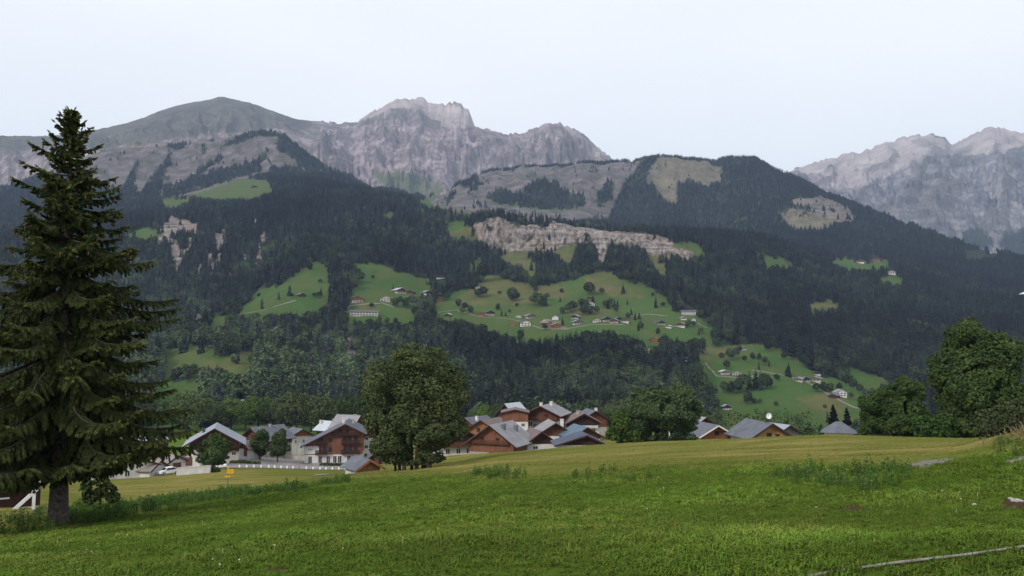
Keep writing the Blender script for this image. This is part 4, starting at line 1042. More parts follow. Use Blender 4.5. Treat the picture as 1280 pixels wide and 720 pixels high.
# shared kinds for the trees that stand singly in the distance (unit height)
KIND_LEAF, KIND_CON = [], []
for i in range(5):
    rng = np.random.default_rng(300 + i)
    lob = [(0, 0, 0.58, 0.33, 0.33, 0.36)] + [(rng.uniform(-.22, .22), rng.uniform(-.22, .22), rng.uniform(0.36, 0.8), rng.uniform(.14, .22), rng.uniform(.14, .22), rng.uniform(.13, .2)) for _ in range(8)]
    KIND_LEAF.append(crown_mesh('crown', lob, 4200, 0.045, rng, M['leaf_village'], thick=0.45, gap=0.25))
for i in range(3):
    rng = np.random.default_rng(330 + i)
    KIND_CON.append(conifer_mesh('crown', rng, 420, M['far_conifer'], slim=rng.uniform(0.2, 0.25), ragged=0.4))
_tr = MB(); _tr.tube([(0, 0, -0.06), (0, 0, 0.2), (0.01, 0, 0.55)], [0.03, 0.022, 0.012], 7)
for a in range(5): _tr.tube([(0, 0, 0.2 + a * 0.05), (math.cos(a * 1.3) * 0.17, math.sin(a * 1.3) * 0.17, 0.5 + a * 0.05)], [0.012, 0.003], 5)
_to = _tr.build('trunk', M['bark_dark']); TRUNK = _to.data; bpy.data.objects.remove(_to)
_tr = MB(); _tr.tube([(0, 0, -0.04), (0, 0, 0.9)], [0.02, 0.004], 7)
_to = _tr.build('trunk', M['bark_dark']); CTRUNK = _to.data; bpy.data.objects.remove(_to)
def simple_tree(name, label, loc, h, wd, conifer, group, rng, cat='tree', parts=True):
    if parts:
        t = empty(name, loc, rng.uniform(0, 6.28))
        c = bpy.data.objects.new('crown', (KIND_CON if conifer else KIND_LEAF)[rng.integers(0, 3 if conifer else 5)]); C.objects.link(c); c.parent = t
        k = bpy.data.objects.new('trunk', CTRUNK if conifer else TRUNK); C.objects.link(k); k.parent = t
    else:
        t = bpy.data.objects.new(name, (FAR_CON if conifer else FAR_LEAF)[rng.integers(0, 5 if conifer else 3)]); C.objects.link(t)
        t.location = loc; t.rotation_euler = (0, 0, rng.uniform(0, 6.28))
    t.scale = (wd, wd, h)
    tag(t, label, cat, group)
    return t

# ---- the great spruce in front
def great_spruce():
    rng = np.random.default_rng(5)
    r = 42.0
    base = ground_at(73, r, 640)
    t = empty('spruce_tree', base)
    tag(t, 'tall dark spruce on the meadow edge, far bigger than every other tree', 'tree')
    top = at(90, 136, r) - base
    H = top.z
    ax = Vector((base.x, base.y, 0)).normalized(); side = Vector((ax.y, -ax.x, 0))
    lean = Vector((top.x, top.y, 0))
    stem = lambda h: lean * (h / H) + Vector((0, 0, h))
    mb = MB()
    mb.tube([stem(-0.8), stem(-0.05), stem(0.35), stem(2), stem(6), stem(12), stem(18), stem(H)], [0.8, 0.58, 0.43, 0.36, 0.29, 0.18, 0.075, 0.012], 16)
    mb.build('trunk', M['bark'], t)
    # outline half-width (m) against height fraction, from the photograph
    HF = [0.07, 0.12, 0.2, 0.3, 0.4, 0.5, 0.6, 0.68, 0.74, 0.79, 0.84, 0.88, 0.92, 0.96, 0.985, 1.0]
    HW = [3.0, 4.5, 5.5, 5.9, 5.7, 5.1, 4.3, 3.4, 2.75, 2.2, 1.65, 1.3, 0.95, 0.5, 0.16, 0.04]
    bmb = MB()
    P0, D, LN, WD, TI, UPV = [], [], [], [], [], []
    cones = []
    def spray(p, d, ln, wd, tint, upv):
        P0.append(tuple(p)); D.append(tuple(d)); LN.append(ln); WD.append(wd); TI.append(tint); UPV.append(tuple(upv))
    nb = 262
    for i in range(nb):
        hf = 0.125 + 0.865 * ((i + rng.random() * 0.8) / nb) ** 0.92
        h = hf * H
        a = i * 2.39996 + rng.normal() * 0.25
        L = float(np.interp(hf, HF, HW)) * rng.choice([1.0, 1.0, 0.85, 0.7, 1.08], p=[.25, .2, .2, .2, .15]) * rng.uniform(0.84, 1.0)
        L *= 1 + 0.11 * math.sin(a * 2 + hf * 23)
        if hf > 0.55 and rng.random() < 0.22: L *= rng.uniform(0.35, 0.7)
        out = Vector((math.cos(a), math.sin(a), 0)); tang = Vector((-out.y, out.x, 0))
        up0 = float(np.interp(hf, [0.05, 0.3, 0.6, 0.85, 1], [-0.30, -0.26, -0.14, 0.18, 0.9]))
        sag = float(np.interp(hf, [0.05, 0.4, 0.8, 1], [0.22, 0.20, 0.10, 0.0]))
        pts = []
        ns = 8
        for s in range(ns + 1):
            u = s / ns
            z = up0 * L * u - sag * L * math.sin(u * 2.2) * 0.9 + 0.26 * L * max(0, u - 0.6) ** 1.5
            wig = 0.05 * L * math.sin(u * 5 + i)
            z = max(z, 2.5 + 0.6 * u - h)
            pts.append(stem(h) + out * (L * u) + tang * wig + Vector((0, 0, z)))
        rb = 0.012 + 0.011 * L
        bmb.tube(pts, [rb * (1 - 0.85 * s / ns) + 0.004 for s in range(ns + 1)], 5, False)
        ntw = int(6 + L * 9)
        for k in range(ntw):
            u = 0.16 + 0.84 * ((k + rng.random()) / ntw)
            f = u * ns; s0 = min(int(f), ns - 1)
            p = pts[s0].lerp(pts[s0 + 1], f - s0)
            dr = (pts[s0 + 1] - pts[s0]).normalized()
            sd = 1 if k % 2 else -1
            tl = (0.16 + 0.36 * L * (1 - u) ** 0.7 * 0.55 + 0.16 * rng.random()) * (1.0 if L > 1.5 else 0.7)
            tl = min(tl, 1.25)
            hang = rng.random() < 0.27
            if hang: d = (dr * 0.25 + tang * sd * rng.uniform(0.05, 0.4) + Vector((0, 0, -1))).normalized(); tl *= 0.85
            else: d = (dr * rng.uniform(0.55, 1.0) + tang * sd * rng.uniform(0.7, 1.1) + Vector((0, 0, rng.uniform(-0.45, 0.08)))).normalized()
            nsub = max(2, int(tl / 0.10))
            q = p.copy(); dd = d.copy()
            stp = tl / nsub
            tipt = 0.2 + 0.5 * u ** 2
            for j in range(nsub):
                dd = (dd + Vector((0, 0, -0.12 if not hang else -0.05))).normalized()
                q2 = q + dd * stp
                tin = float(np.clip(tipt * (j + 1) / nsub + rng.normal() * 0.12, 0, 1))
                spray(q, dd, stp * 1.5, 0.058, tin, Vector((0, 0, 1)))
                sdv = dd.cross(Vector((0, 0, 1))).normalized() if abs(dd.z) < 0.95 else tang
                for sg in (-1, 1):
                    if rng.random() < 0.85:
                        d3 = (dd * 0.75 + sdv * sg * 0.75 + Vector((0, 0, rng.uniform(-0.5, 0.12)))).normalized()
                        spray(q, d3, rng.uniform(0.10, 0.24) * (1.15 - 0.5 * j / nsub), 0.052, float(np.clip(tin + 0.08 + rng.normal() * 0.1, 0, 1)), Vector((0, 0, 1)))
                q = q2
            if hf > 0.6 and u > 0.6 and rng.random() < 0.10: cones.append(q - Vector((0, 0, 0.05)))
        spray(pts[-1], (pts[-1] - pts[-2]).normalized(), 0.28, 0.05, 0.85, Vector((0, 0, 1)))
    for s in range(26):
        hh = H * (0.955 + 0.042 * s / 26); a = s * 2.4
        spray(stem(hh), (math.cos(a) * 0.8, math.sin(a) * 0.8, 0.75), 0.09 + 0.2 * (1 - s / 26), 0.028, 0.5, (0, 0, 1))
    bmb.build('branches', M['bark_dark'], t)
    P0, D, UPV = np.array(P0), np.array(D), np.array(UPV, float)
    LN, WD, TI = np.array(LN)[:, None], np.array(WD)[:, None], np.array(TI)
    D /= np.linalg.norm(D, axis=1, keepdims=True)
    u = np.cross(D, UPV + rng.normal(size=D.shape) * 0.25); u /= np.maximum(np.linalg.norm(u, axis=1, keepdims=True), 1e-6)
    v = np.cross(D, u)
    Vs, T = [], []
    for ax_ in (u, v):      # two crossing needle blades per twig
        Vs.append(np.stack([P0, P0 + D * LN * 0.45 + ax_ * WD, P0 + D * LN, P0 + D * LN * 0.45 - ax_ * WD], 1))
        T.append(np.repeat(TI, 4))
    V = np.concatenate(Vs).reshape(-1, 3); T = np.concatenate(T)
    F = np.arange(len(V)).reshape(-1, 4)
    print('spruce sprays', len(F))
    np_obj('crown', V, F, M['spruce_needles'], t, attrs={'tint': ('FLOAT', T)})
    cm = MB()
    for c in cones:
        cm.tube([c, c - Vector((0, 0, 0.05)), c - Vector((0, 0, 0.12)), c - Vector((0, 0, 0.17))], [0.012, 0.035, 0.03, 0.008], 6)
    co = cm.build('cones', M['cone'], t)
    co['kind'] = 'stuff'
    return t
great_spruce()

LF, LD = M['leaf'], M['leaf_dark']
big_tree('maple_tree', 'broad many-stemmed tree beside the grey-roofed hay shed, rusty at its upper left', 519, 88,
  [(528,470,44,40),(488,478,33,34),(558,496,28,40),(478,515,24,34),(520,512,45,40),(566,528,20,24),(490,546,26,24),(540,544,36,26),(520,450,30,18),(470,528,14,14),(500,566,22,14),(536,568,24,12),(474,560,12,12),(486,572,14,8),(520,577,16,6)],
  90000, 0.23, LF, [(-1.7,0.2,.16,2.4),(-1.1,-.5,.2,2.6),(-.4,.4,.18,2.8),(.2,-.3,.22,3.0),(.9,.3,.27,3.2),(1.5,-.2,.3,3.2),(-2.2,.6,.13,2.0)], 41, gap=0.14)
big_tree('sycamore_tree', 'tallest of the round trees on the right crest, dense and dark', 1218, 94,
  [(1216,430,28,28),(1236,450,32,34),(1196,456,30,32),(1220,486,46,40),(1250,500,28,34),(1192,500,22,30),(1200,526,32,22),(1240,530,36,20),(1264,482,12,20)],
  70000, 0.25, LD, [(-.5,0,.35,2.2),(.6,.3,.28,2.2)], 42, gap=0.22)
big_tree('ash_tree', 'low rounded dark tree on the right crest, left of the tallest one', 1120, 100,
  [(1132,487,20,17),(1108,505,26,24),(1134,514,24,26),(1092,522,18,22),(1120,528,38,18)],
  46000, 0.25, LD, [(0,0,.28,1.8),(-1.2,.3,.18,1.5)], 43, gap=0.22)
big_tree('walnut_tree', 'wide spreading tree just over the crest in the middle, brownish on its left flank', 820, 128,
  [(812,498,26,18),(845,500,24,20),(822,512,42,28),(855,520,20,26),(795,530,30,22),(840,542,34,16),(800,508,18,16),(796,548,26,12)],
  56000, 0.30, LF, [(0,0,.32,2.0),(1.5,.4,.25,2.0)], 44, gap=0.22)
big_tree('hazel_bush', 'yellow-brown bushy tree at the left foot of the wide spreading tree', 776, 124,
  [(776,528,14,20),(768,542,12,12),(786,540,14,14)], 6000, 0.34, LF, [(0,0,.12,1.0)], 45, gap=0.2)
big_tree('garden_tree', 'cone-shaped green tree in front of the big pale-roofed chalet', 267, 186,
  [(267,553,12,14),(266,566,17,14),(266,574,18,10),(280,560,9,12)], 9000, 0.40, LF, [(0,0,.22,1.6)], 46, gap=0.12)
big_tree('garden_tree', 'left of the two round trees on the car park island', 325, 232,
  [(325,549,11,13),(325,558,13,11)], 7000, 0.45, LF, [(0,0,.2,2.4)], 47, gap=0.12, group='trees on the car park island')
big_tree('garden_tree', 'right of the two trees on the car park island, the darker one', 347, 228,
  [(347,550,10,14),(347,560,14,10)], 7000, 0.45, LD, [(0,0,.2,2.0)], 48, gap=0.12, group='trees on the car park island')
big_tree('young_spruce', 'small bushy fir sapling at the right foot of the tall dark spruce', 128, 50,
  [(126,600,10,14),(134,614,12,12),(117,620,13,9),(108,610,8,12),(142,622,9,8),(128,588,6,10)], 3600, 0.17, M['leaf'], [(0,0,.06,.8),(.4,.1,.04,.7)], 49, gap=0.45)

# ================================================================== BUILDINGS
def window(parent, x, y, z, w_, h_, face='front', shutters=False, dark=False, s=1):
    """window on a facade: frame (thing's part) with a pane; face front = plane y, left/right = plane x"""
    fm = MB()
    t = 0.09; d = 0.07
    for (a0, a1, b0, b1) in ((-w_/2, w_/2, h_/2 - t, h_/2), (-w_/2, w_/2, -h_/2, -h_/2 + t), (-w_/2, -w_/2 + t, -h_/2 + t, h_/2 - t), (w_/2 - t, w_/2, -h_/2 + t, h_/2 - t), (-0.035, 0.035, -h_/2 + t, h_/2 - t)):
        fm.box(a0, a1, -d, 0, b0, b1)
    pm = MB(); pm.box(-w_/2 + t * .7, w_/2 - t * .7, -0.03, 0.02, -h_/2 + t * .7, h_/2 - t * .7)
    o = fm.build('window', M['frame_dark' if dark else 'frame'], parent)
    o.location = (x, y, z)
    o.rotation_euler = (0, 0, {'front': 0, 'right': math.pi / 2, 'left': -math.pi / 2, 'back': math.pi}[face])
    pm.build('pane', M['glass'], o)
    if shutters:
        for sg in (-1, 1):
            x0 = sg * (w_ / 2 + 0.28)
            sm = MB(); sm.box(x0 - 0.25, x0 + 0.25, -0.06, 0, -h_ / 2, h_ / 2)
            sm.build('shutter', M['shutter'], o)
    return o
def balcony(parent, x0, x1, z, y=0, depth=1.1, m='wood', rail=0.95, boards=True):
    b = MB(); b.box(x0, x1, y - depth, y - 0.01, z - 0.16, z)
    for x in np.linspace(x0 + 0.2, x1 - 0.2, max(2, int((x1 - x0) / 2.5))): b.box(x - 0.08, x + 0.08, y - depth + 0.05, y - 0.01, z - 0.34, z - 0.163)
    o = b.build('balcony', M[m], parent)
    rb = MB()
    rb.box(x0, x1, y - depth - 0.04, y - depth + 0.04, z + rail - 0.1, z + rail)
    n = int((x1 - x0) / (0.16 if boards else 0.24))
    for k in range(n):
        xx = x0 + (x1 - x0) * (k + 0.5) / n
        rb.box(xx - (0.06 if boards else 0.03), xx + (0.06 if boards else 0.03), y - depth - 0.02, y - depth + 0.02, z + 0.06, z + rail - 0.103)
    for xx in (x0, x1): rb.box(xx - 0.05, xx + 0.05, y - depth + 0.045, y - 0.01, z + rail - 0.1, z + rail)
    rb.build('railing', M[m], o)
    return o
def chimney(parent, x, y, z0, h=1.0, s=0.35, m='white'):
    b = MB(); b.box(x - s, x + s, y - s, y + s, z0 - 1.0, z0 + h)
    b.box(x - s * 1.25, x + s * 1.25, y - s * 1.25, y + s * 1.25, z0 + h + 0.12, z0 + h + 0.22)
    for sx in (-1, 1):
        for sy in (-1, 1): b.box(x + sx * s * .8 - .05, x + sx * s * .8 + .05, y + sy * s * .8 - .05, y + sy * s * .8 + .05, z0 + h, z0 + h + 0.12)
    return b.build('chimney', M[m], parent)
def chalet(name, label, px, r, w_, d, base_h, eave, ridge, rot=0.0, eave_r=None, rx=0.0, roof='slate', low='white', up='wood', over=1.0, gover=1.0, z=None, plinth=3.0,
           windows=(), balconies=(), chimneys=(), side=(), group=None, door=None, cat='house', thick=0.22, fascia='wood_dark', z_from=None):
    """gabled house. local: front gable at y=0 facing -Y, x across, depth +Y, ground at z=0. windows: (x, z, w, h[, shutters])"""
    p = ground_at(px, r)
    if z_from is not None: p.z = at(px, z_from, r).z
    az = math.atan2(p.x, p.y)
    t = empty(name, p, -az + R(rot))
    tag(t, label, cat, group)
    er = eave if eave_r is None else eave_r
    hw = w_ / 2
    b = MB(); b.box(-hw, hw, 0, d, -plinth, base_h)
    b.build('lower_wall', M[low], t)
    q = 0.07
    u = MB(); u.prism([(-hw - q, base_h - 0.12), (hw + q, base_h - 0.12), (hw + q, er), (rx, ridge), (-hw - q, eave)], -q, d + q)
    if base_h < min(eave, er) + 0.1: u.build('upper_wall', M[up], t)
    # two roof slopes meeting at the ridge
    sl, sr = (ridge - eave) / (rx + hw), (ridge - er) / (hw - rx)
    lift = thick + 0.02
    def quad(xe, ze, xr, zr, y0, y1): return [(xe, y0, ze), (xr, y0, zr), (xr, y1, zr), (xe, y1, ze)]
    zr = ridge + lift
    rm = MB()
    rm.slab(quad(-hw - over, eave - over * sl + lift, rx, zr, -gover, d + gover * .7), thick)
    rm.slab(quad(hw + over, er - over * sr + lift, rx, zr, -gover, d + gover * .7), thick)
    ro = rm.build('roof', M[roof], t)
    fb = MB()   # barge boards along the front gable
    for (xe, ze) in ((-hw - over, eave - over * sl + lift), (hw + over, er - over * sr + lift)):
        fb.slab([(xe, -gover - 0.06, ze - 0.05), (rx, -gover - 0.06, zr - 0.05), (rx, -gover - 0.005, zr - 0.05), (xe, -gover - 0.005, ze - 0.05)], 0.28)
    fb.build('barge_board', M[fascia], t)
    for (cx, cy, ch, *cm) in chimneys:
        zz = ridge - abs(cx - rx) * (sr if cx > rx else sl)
        chimney(ro, cx, cy, zz + lift, ch, 0.35, cm[0] if cm else 'white')
    for wd in windows:
        x, zc, ww, hh = wd[:4]
        up_ = zc - hh / 2 > base_h - 0.2
        window(t, x, -(q if up_ else 0) - 0.004, zc, ww, hh, 'front', len(wd) > 4 and wd[4], up_ and up.startswith('wood'))
    for (face, y, zc, ww, hh) in side:
        up_ = zc - hh / 2 > base_h - 0.2
        xx = hw + (q if up_ else 0) + 0.004
        window(t, xx if face == 'right' else -xx, y, zc, ww, hh, face)
    for bc in balconies: balcony(t, *bc[:3], y=-q, **(bc[3] if len(bc) > 3 else {}))
    if door:
        x, ww, hh = door
        dm = MB(); dm.box(x - ww / 2, x + ww / 2, -0.06, 0.02, 0, hh)
        do = dm.build('door', M['shutter'], t)
        hm = MB(); hm.box(x + ww / 2 - 0.18, x + ww / 2 - 0.1, -0.1, -0.06, hh * 0.45, hh * 0.5); hm.build('handle', M['iron'], do)
    return t

# ---- big hotel chalet facing the car park
def row(xs_, z, w_, h_, sh=False): return [(x, z, w_, h_, sh) for x in xs_]
hotel = chalet('hotel_chalet', 'largest chalet, four storeys with brown balconies, facing the car park', 417, 230, 15.6, 16, 3.2, 5.7, 11.3, rot=-4, eave_r=9.0, rx=3.2, roof='slate', up='wood_red', over=1.3, gover=1.6, plinth=4,
  windows=row([-6.3, -3.6, -1.4, 0.4, 1.7, 4.2, 6.2], 1.7, 1.1, 2.0) + [(-6.3, 5.0, 1.1, 1.1), (-0.9, 4.4, 1.0, 1.3), (-0.9, 7.0, 1.0, 1.1)] + row([-3.9, -2.4, 3.2, 4.5, 6.0], 4.3, 1.1, 1.9) + row([-3.4, 3.0, 4.3, 6.0], 7.0, 1.1, 1.9) + row([1.8, 3.6], 9.2, 1.0, 1.5),
  balconies=[(-4.9, -1.5, 3.4, {'m': 'wood_dark'}), (2.0, 7.3, 3.4, {'m': 'wood_dark'}), (-4.4, -1.8, 6.1, {'m': 'wood_dark'}), (2.1, 7.3, 6.1, {'m': 'wood_dark'}), (-0.6, 6.8, 8.3, {'m': 'wood_dark', 'depth': 0.8}), (-7.8, 7.8, 0.1, {'m': 'iron', 'boards': False, 'depth': 2.2})],
  chimneys=[(2.2, 6, 1.3), (4.8, 9, 1.0, 'stone')], side=[('left', 5, 2.0, 1.1, 1.4), ('left', 9, 2.0, 1.1, 1.4)])
b = MB(); b.box(-7.8, -4.0, -0.12, -0.01, 3.3, 5.4); b.build('white_render_panel', M['white'], hotel)
for x in np.linspace(-7.4, 7.4, 6):
    b = MB(); b.box(x - 0.25, x + 0.25, -2.2, -1.8, -3.5, -0.1); b.build('terrace_pillar', M['stone'], hotel)
chalet('hotel_annex', 'white annex with small dark windows joined behind the largest chalet, partly behind the many-stemmed tree', 466, 240, 6.5, 12, 7.2, 7.4, 9.8, rot=8, roof='slate', up='wood', over=0.8, gover=0.8,
  windows=row([-1.8, 1.6], 7.0, 1.1, 1.0) + row([-1.9, 1.5], 4.6, 1.1, 1.1) + row([-2.0, 0.3], 2.2, 1.0, 1.1), side=[('right', 3, 4.6, 1, 1.2), ('right', 7, 4.6, 1, 1.2)])
chalet('gabled_porch', 'tiny dark gabled porch in front of the white annex', 470, 226, 3.4, 3, 2.0, 2.0, 3.3, rot=8, roof='slate', low='wood_dark', up='wood_dark', over=0.5, gover=0.5, door=(0.2, 1.1, 1.9))
chalet('chalet', 'chalet with a bright metal roof showing over the left slope of the largest chalet', 421, 272, 6.5, 6, 4, 7.9, 10.0, rot=44, roof='metal_bright', up='wood_dark', low='wood_dark', over=1.2, gover=1.4, chimneys=[(1.5, 3, 1.2), (-1.5, 6, 1.0)], group='village chalets', z_from=566)
chalet('chalet', 'chalet whose pale roof rises directly behind the largest ridge', 447, 262, 6, 8, 5, 9.2, 12.2, rot=50, roof='slate_pale', up='wood', over=1.2, gover=1.2, chimneys=[(1.5, 2.5, 1.2)], group='village chalets', z_from=568)
# ---- small white house
chalet('small_house', 'small white house with an orange-brown gable and grey roof, left of the largest chalet', 377, 268, 7.2, 8, 3.6, 3.7, 5.6, rot=20, roof='slate', up='wood_orange', over=1.0, gover=1.0, windows=[(0.6, 1.9, 0.8, 1.2), (-2.0, 1.9, 0.7, 1.0)], side=[('right', 3, 1.9, .9, 1.1)], group='village chalets', z_from=559)
# ---- wide pale-roofed chalet left
chalet('chalet', 'wide chalet with a pale metal roof, half hidden by the cone-shaped tree', 268, 214, 11.4, 13, 1.2, 3.7, 7.0, rot=-2, roof='metal', low='cream', up='wood', over=1.7, gover=2.6,
  windows=row([-4.6, -3.2], 3.5, 1.0, 1.1, True) + row([-4.9, -2.4, 4.6], 0.7, 1.1, 1.1), balconies=[(-5.8, 5.8, 2.2, {'m': 'wood_dark'})], chimneys=[(-2.8, 5, 0.8, 'iron')], group='village chalets', z_from=571)
chalet('chalet', 'brown chalet with a slate roof climbing to the right, behind the car park island trees', 316, 246, 8.5, 11, 2.8, 4.6, 7.6, rot=-48, roof='slate', low='stone', up='wood', over=1.2, gover=1.2, windows=[(-1.5, 1.5, 1, 1.3), (1.3, 1.5, 1, 1.3), (0, 5, 1, 1.1)], balconies=[(-3.6, 3.6, 2.9)], chimneys=[(0.5, 6, 0.5, 'stone')], group='village chalets', z_from=568)
chalet('entrance_porch', 'brown lean porch roof in front of the slate-roofed brown chalet', 305, 232, 3.6, 5, 2.1, 2.2, 3.9, rot=-48, roof='roof_shed', low='white', up='wood', over=0.6, gover=0.6, door=(0.6, 1.2, 2.0), z_from=570)
# ---- cluster at the left behind the great spruce
chalet('long_house', 'long low house with a pale metal roof, beside the right edge of the tall spruce', 209, 236, 8, 7, 2.8, 3.0, 5.2, rot=86, roof='metal', up='wood_dark', over=0.8, gover=0.8, low='wood_dark', chimneys=[(1.0, 3.0, 0.8, 'stone')], group='village chalets', z_from=563)
chalet('garage_shed', 'shed with a brown-grey roof and white end wall, right of its long neighbour', 222, 196, 4.2, 8, 1.9, 2.0, 3.2, rot=34, roof='roof_shed', up='white', over=0.5, gover=0.5, door=(0, 2.0, 1.7), group='grey-roofed sheds', z_from=588)
chalet('garage_shed', 'long shed with a brown-grey roof and white end wall, beside the drooping spruce boughs', 199, 178, 6.0, 14, 2.0, 2.1, 3.6, rot=58, roof='roof_shed', up='white', over=0.6, gover=0.6, windows=[(0.9, 1.0, 1.0, 0.8)], group='grey-roofed sheds', z_from=599)
chalet('garage_shed', 'small shed with a dark flat-looking roof next to the cone-shaped tree', 239, 202, 4.4, 6, 2.2, 2.3, 3.2, rot=-30, roof='roof_shed', up='white', low='white', over=0.5, gover=0.5, door=(-0.6, 2.0, 1.9), group='grey-roofed sheds', z_from=582)
chalet('white_house', 'white house glimpsed between the lower boughs of the tall spruce', 152, 176, 13, 9, 3.0, 3.1, 5.4, rot=10, roof='roof_shed', up='white', over=0.7, gover=0.7, windows=row([-4, -1.5, 1.2, 4], 1.6, 1.0, 1.2), group='village chalets', z_from=603)
# parapet wall
p0, p1 = ground_at(222, 170), ground_at(264, 168)
def wall(name, label, pa, pb, h, thick, m, h2=None, cap=None):
    d = (pb - pa); L = math.hypot(d.x, d.y)
    t = empty(name, pa, math.atan2(d.y, d.x)); tag(t, label, 'wall')
    b = MB(); dz = pb.z - pa.z; h2 = h if h2 is None else h2
    b.prism([(0, -1), (L, dz - 1), (L, dz + h2), (0, h)], -thick / 2, thick / 2)
    b.build('wall_body', M[m], t)
    if cap:
        b = MB(); b.prism([(-.05, h + .003), (L + .05, dz + h2 + .003), (L + .05, dz + h2 + .1), (-.05, h + .1)], -thick / 2 - .06, thick / 2 + .06)
        b.build('coping', M[cap], t)
    return t
wall('parapet_wall', 'long pale concrete parapet at the edge of the mown field', p0, p1, 1.35, 0.5, 'concrete', cap='cream')
wall('garden_wall', 'low pale wall below the small white house, left of the largest chalet', ground_at(357, 248), ground_at(386, 246), 1.2, 0.4, 'cream', cap='stone')
wall('roadside_kerb_wall', 'low stone kerb wall under the hotel terrace beside the hedge', ground_at(392, 214), ground_at(440, 214), 0.5, 0.4, 'stone')

# ---- hay shed
chalet('hay_shed', 'small hay shed with a grey metal roof and orange board gable beside the many-stemmed tree', 461, 122, 3.5, 4.6, 0.5, 1.0, 2.05, rot=24, roof='slate', low='concrete', up='wood_orange', over=0.75, gover=0.7, cat='shed', thick=0.1, z_from=592, fascia='wood_orange')

# ---- centre of the village, beyond the brow
chalet('barn', 'big brown timber barn with a pale slate roof and two dormer vents, nearest the brow', 614, 172, 10.2, 11, 0.4, 2.3, 5.9, rot=-24, roof='slate_pale', low='stone', up='wood_red', over=1.2, gover=1.2, rx=0.0,
  windows=[(-2.0, 3.0, 0.8, 0.9), (1.5, 2.9, .8, .9)], balconies=[(-4.2, 4.2, 2.2, {'m': 'wood', 'depth': 0.7, 'rail': 0.7})], chimneys=[(1.6, 3, 0.8, 'slate'), (2.6, 7.5, 0.9, 'slate')], door=(0.3, 1.6, 2.0), z_from=567, cat='barn')
chalet('chalet', 'dark-roofed chalet with white balconies peeping out between the many-stemmed tree and the barn', 573, 186, 9.5, 10, 2.6, 4.4, 6.8, rot=14, roof='slate', up='wood_dark', over=1.2, gover=1.4, windows=row([-2.5, 0, 2.4], 1.4, 1.1, 1.4) + row([-1.6, 1.4], 3.8, 1.0, 1.3), balconies=[(-4.4, 4.4, 2.7, {'m': 'wood'}), (-4.4, 4.4, 0.1, {'m': 'white'})], group='village chalets', z_from=572)
chalet('chalet', 'chalet with an orange board gable behind the left slope of the barn roof', 603, 222, 8.5, 10, 2.6, 4.2, 6.6, rot=-28, roof='roof_brown', up='wood_orange', over=1.1, gover=1.2, windows=[(-1.2, 4.0, 1.1, 1.2), (1.4, 4.0, 1.0, 1.0)], group='village chalets', z_from=556)
chalet('chalet', 'chalet with a mossy slate roof just right of the top of the many-stemmed tree', 583, 240, 9, 10, 3.2, 4.8, 7.8, rot=-36, roof='slate', up='wood', over=1.1, gover=1.1, chimneys=[(1.6, 3, 1.1)], group='village chalets', z_from=556)
chalet('barn', 'dark brown barn with a white-edged roof standing highest above the village', 632, 262, 7.5, 9, 0.6, 5.6, 9.2, rot=-30, roof='metal_bright', up='wood_dark', low='stone', over=0.8, gover=0.9, group='village barns', z_from=541, cat='barn')
chalet('annex_barn', 'flat-eaved brown board barn over a white ground floor with three windows', 644, 205, 6.4, 8, 2.1, 4.2, 4.9, rot=0, roof='roof_brown', up='wood_red', over=0.5, gover=0.6, windows=row([-1.9, 0.1, 2.0], 1.2, 1.0, 0.9), group='village barns', z_from=537, cat='barn')
chalet('chalet', 'large chalet with a pale roof, two chimneys and brown balconies right of the flat-eaved barn', 677, 214, 8.8, 12, 2.2, 3.8, 5.9, rot=-14, roof='slate_pale', up='wood', over=1.2, gover=1.5, windows=row([-3, 2.9], 1.2, 1.2, 1.3) + row([-1.5, 1.4], 3.3, 1.0, 1.2), balconies=[(-4.2, 4.2, 2.3, {'m': 'wood'}), (-1.8, 2.6, 0.3, {'m': 'wood_dark', 'depth': 1.6})], chimneys=[(-1.6, 6, 0.9), (1.0, 7, 0.9)], group='village chalets', z_from=536)
chalet('chalet', 'chalet with a brown tiled roof and dark gable, right beside the barn nearest the brow', 676, 178, 6.4, 8, 1.7, 1.9, 4.2, rot=16, roof='roof_brown', up='wood_dark', over=1.0, gover=1.0, windows=[(-1.2, 0.8, 1.2, 0.8)], group='village chalets', z_from=564)
chalet('chalet', 'chalet with a grey roof, white lower gable and dark square window behind the brown-tiled one', 694, 190, 6.6, 9, 2.4, 3.2, 5.2, rot=10, roof='slate_pale', up='wood', over=1.0, gover=1.2, windows=[(1.0, 1.3, 1.1, 1.0)], chimneys=[(1.9, 1.5, 1.5, 'white')], group='village chalets', z_from=557)
chalet('chalet', 'chalet with a flower balcony and white window bays in the right half of the village', 730, 212, 7.8, 10, 1.8, 3.2, 5.3, rot=6, roof='roof_brown', up='wood_dark', over=1.1, gover=1.4, windows=row([-2.4, 0.0, 2.4], 2.6, 1.3, 1.0) + row([-2.4, 2.4], 0.9, 1.2, 1.0), balconies=[(-3.6, 3.6, 1.9, {'m': 'white', 'rail': 0.5}), ], chimneys=[(-1.2, 4, 0.9, 'stone')], group='village chalets', z_from=543)
chalet('chalet', 'brown chalet with a pale slate roof half behind the flower balcony chalet', 744, 244, 7.4, 9, 1.6, 4.0, 6.2, rot=16, roof='slate', low='stone', up='wood', over=1.1, gover=1.1, chimneys=[(1.2, 3, 1.0)], group='village chalets', z_from=540)
chalet('chalet', 'low house with a blue-green metal roof in front of the flower balcony chalet', 733, 184, 6.6, 8, 1.6, 2.1, 4.0, rot=20, roof='slate_blue', up='wood', over=1.0, gover=1.0, group='village chalets', z_from=557)
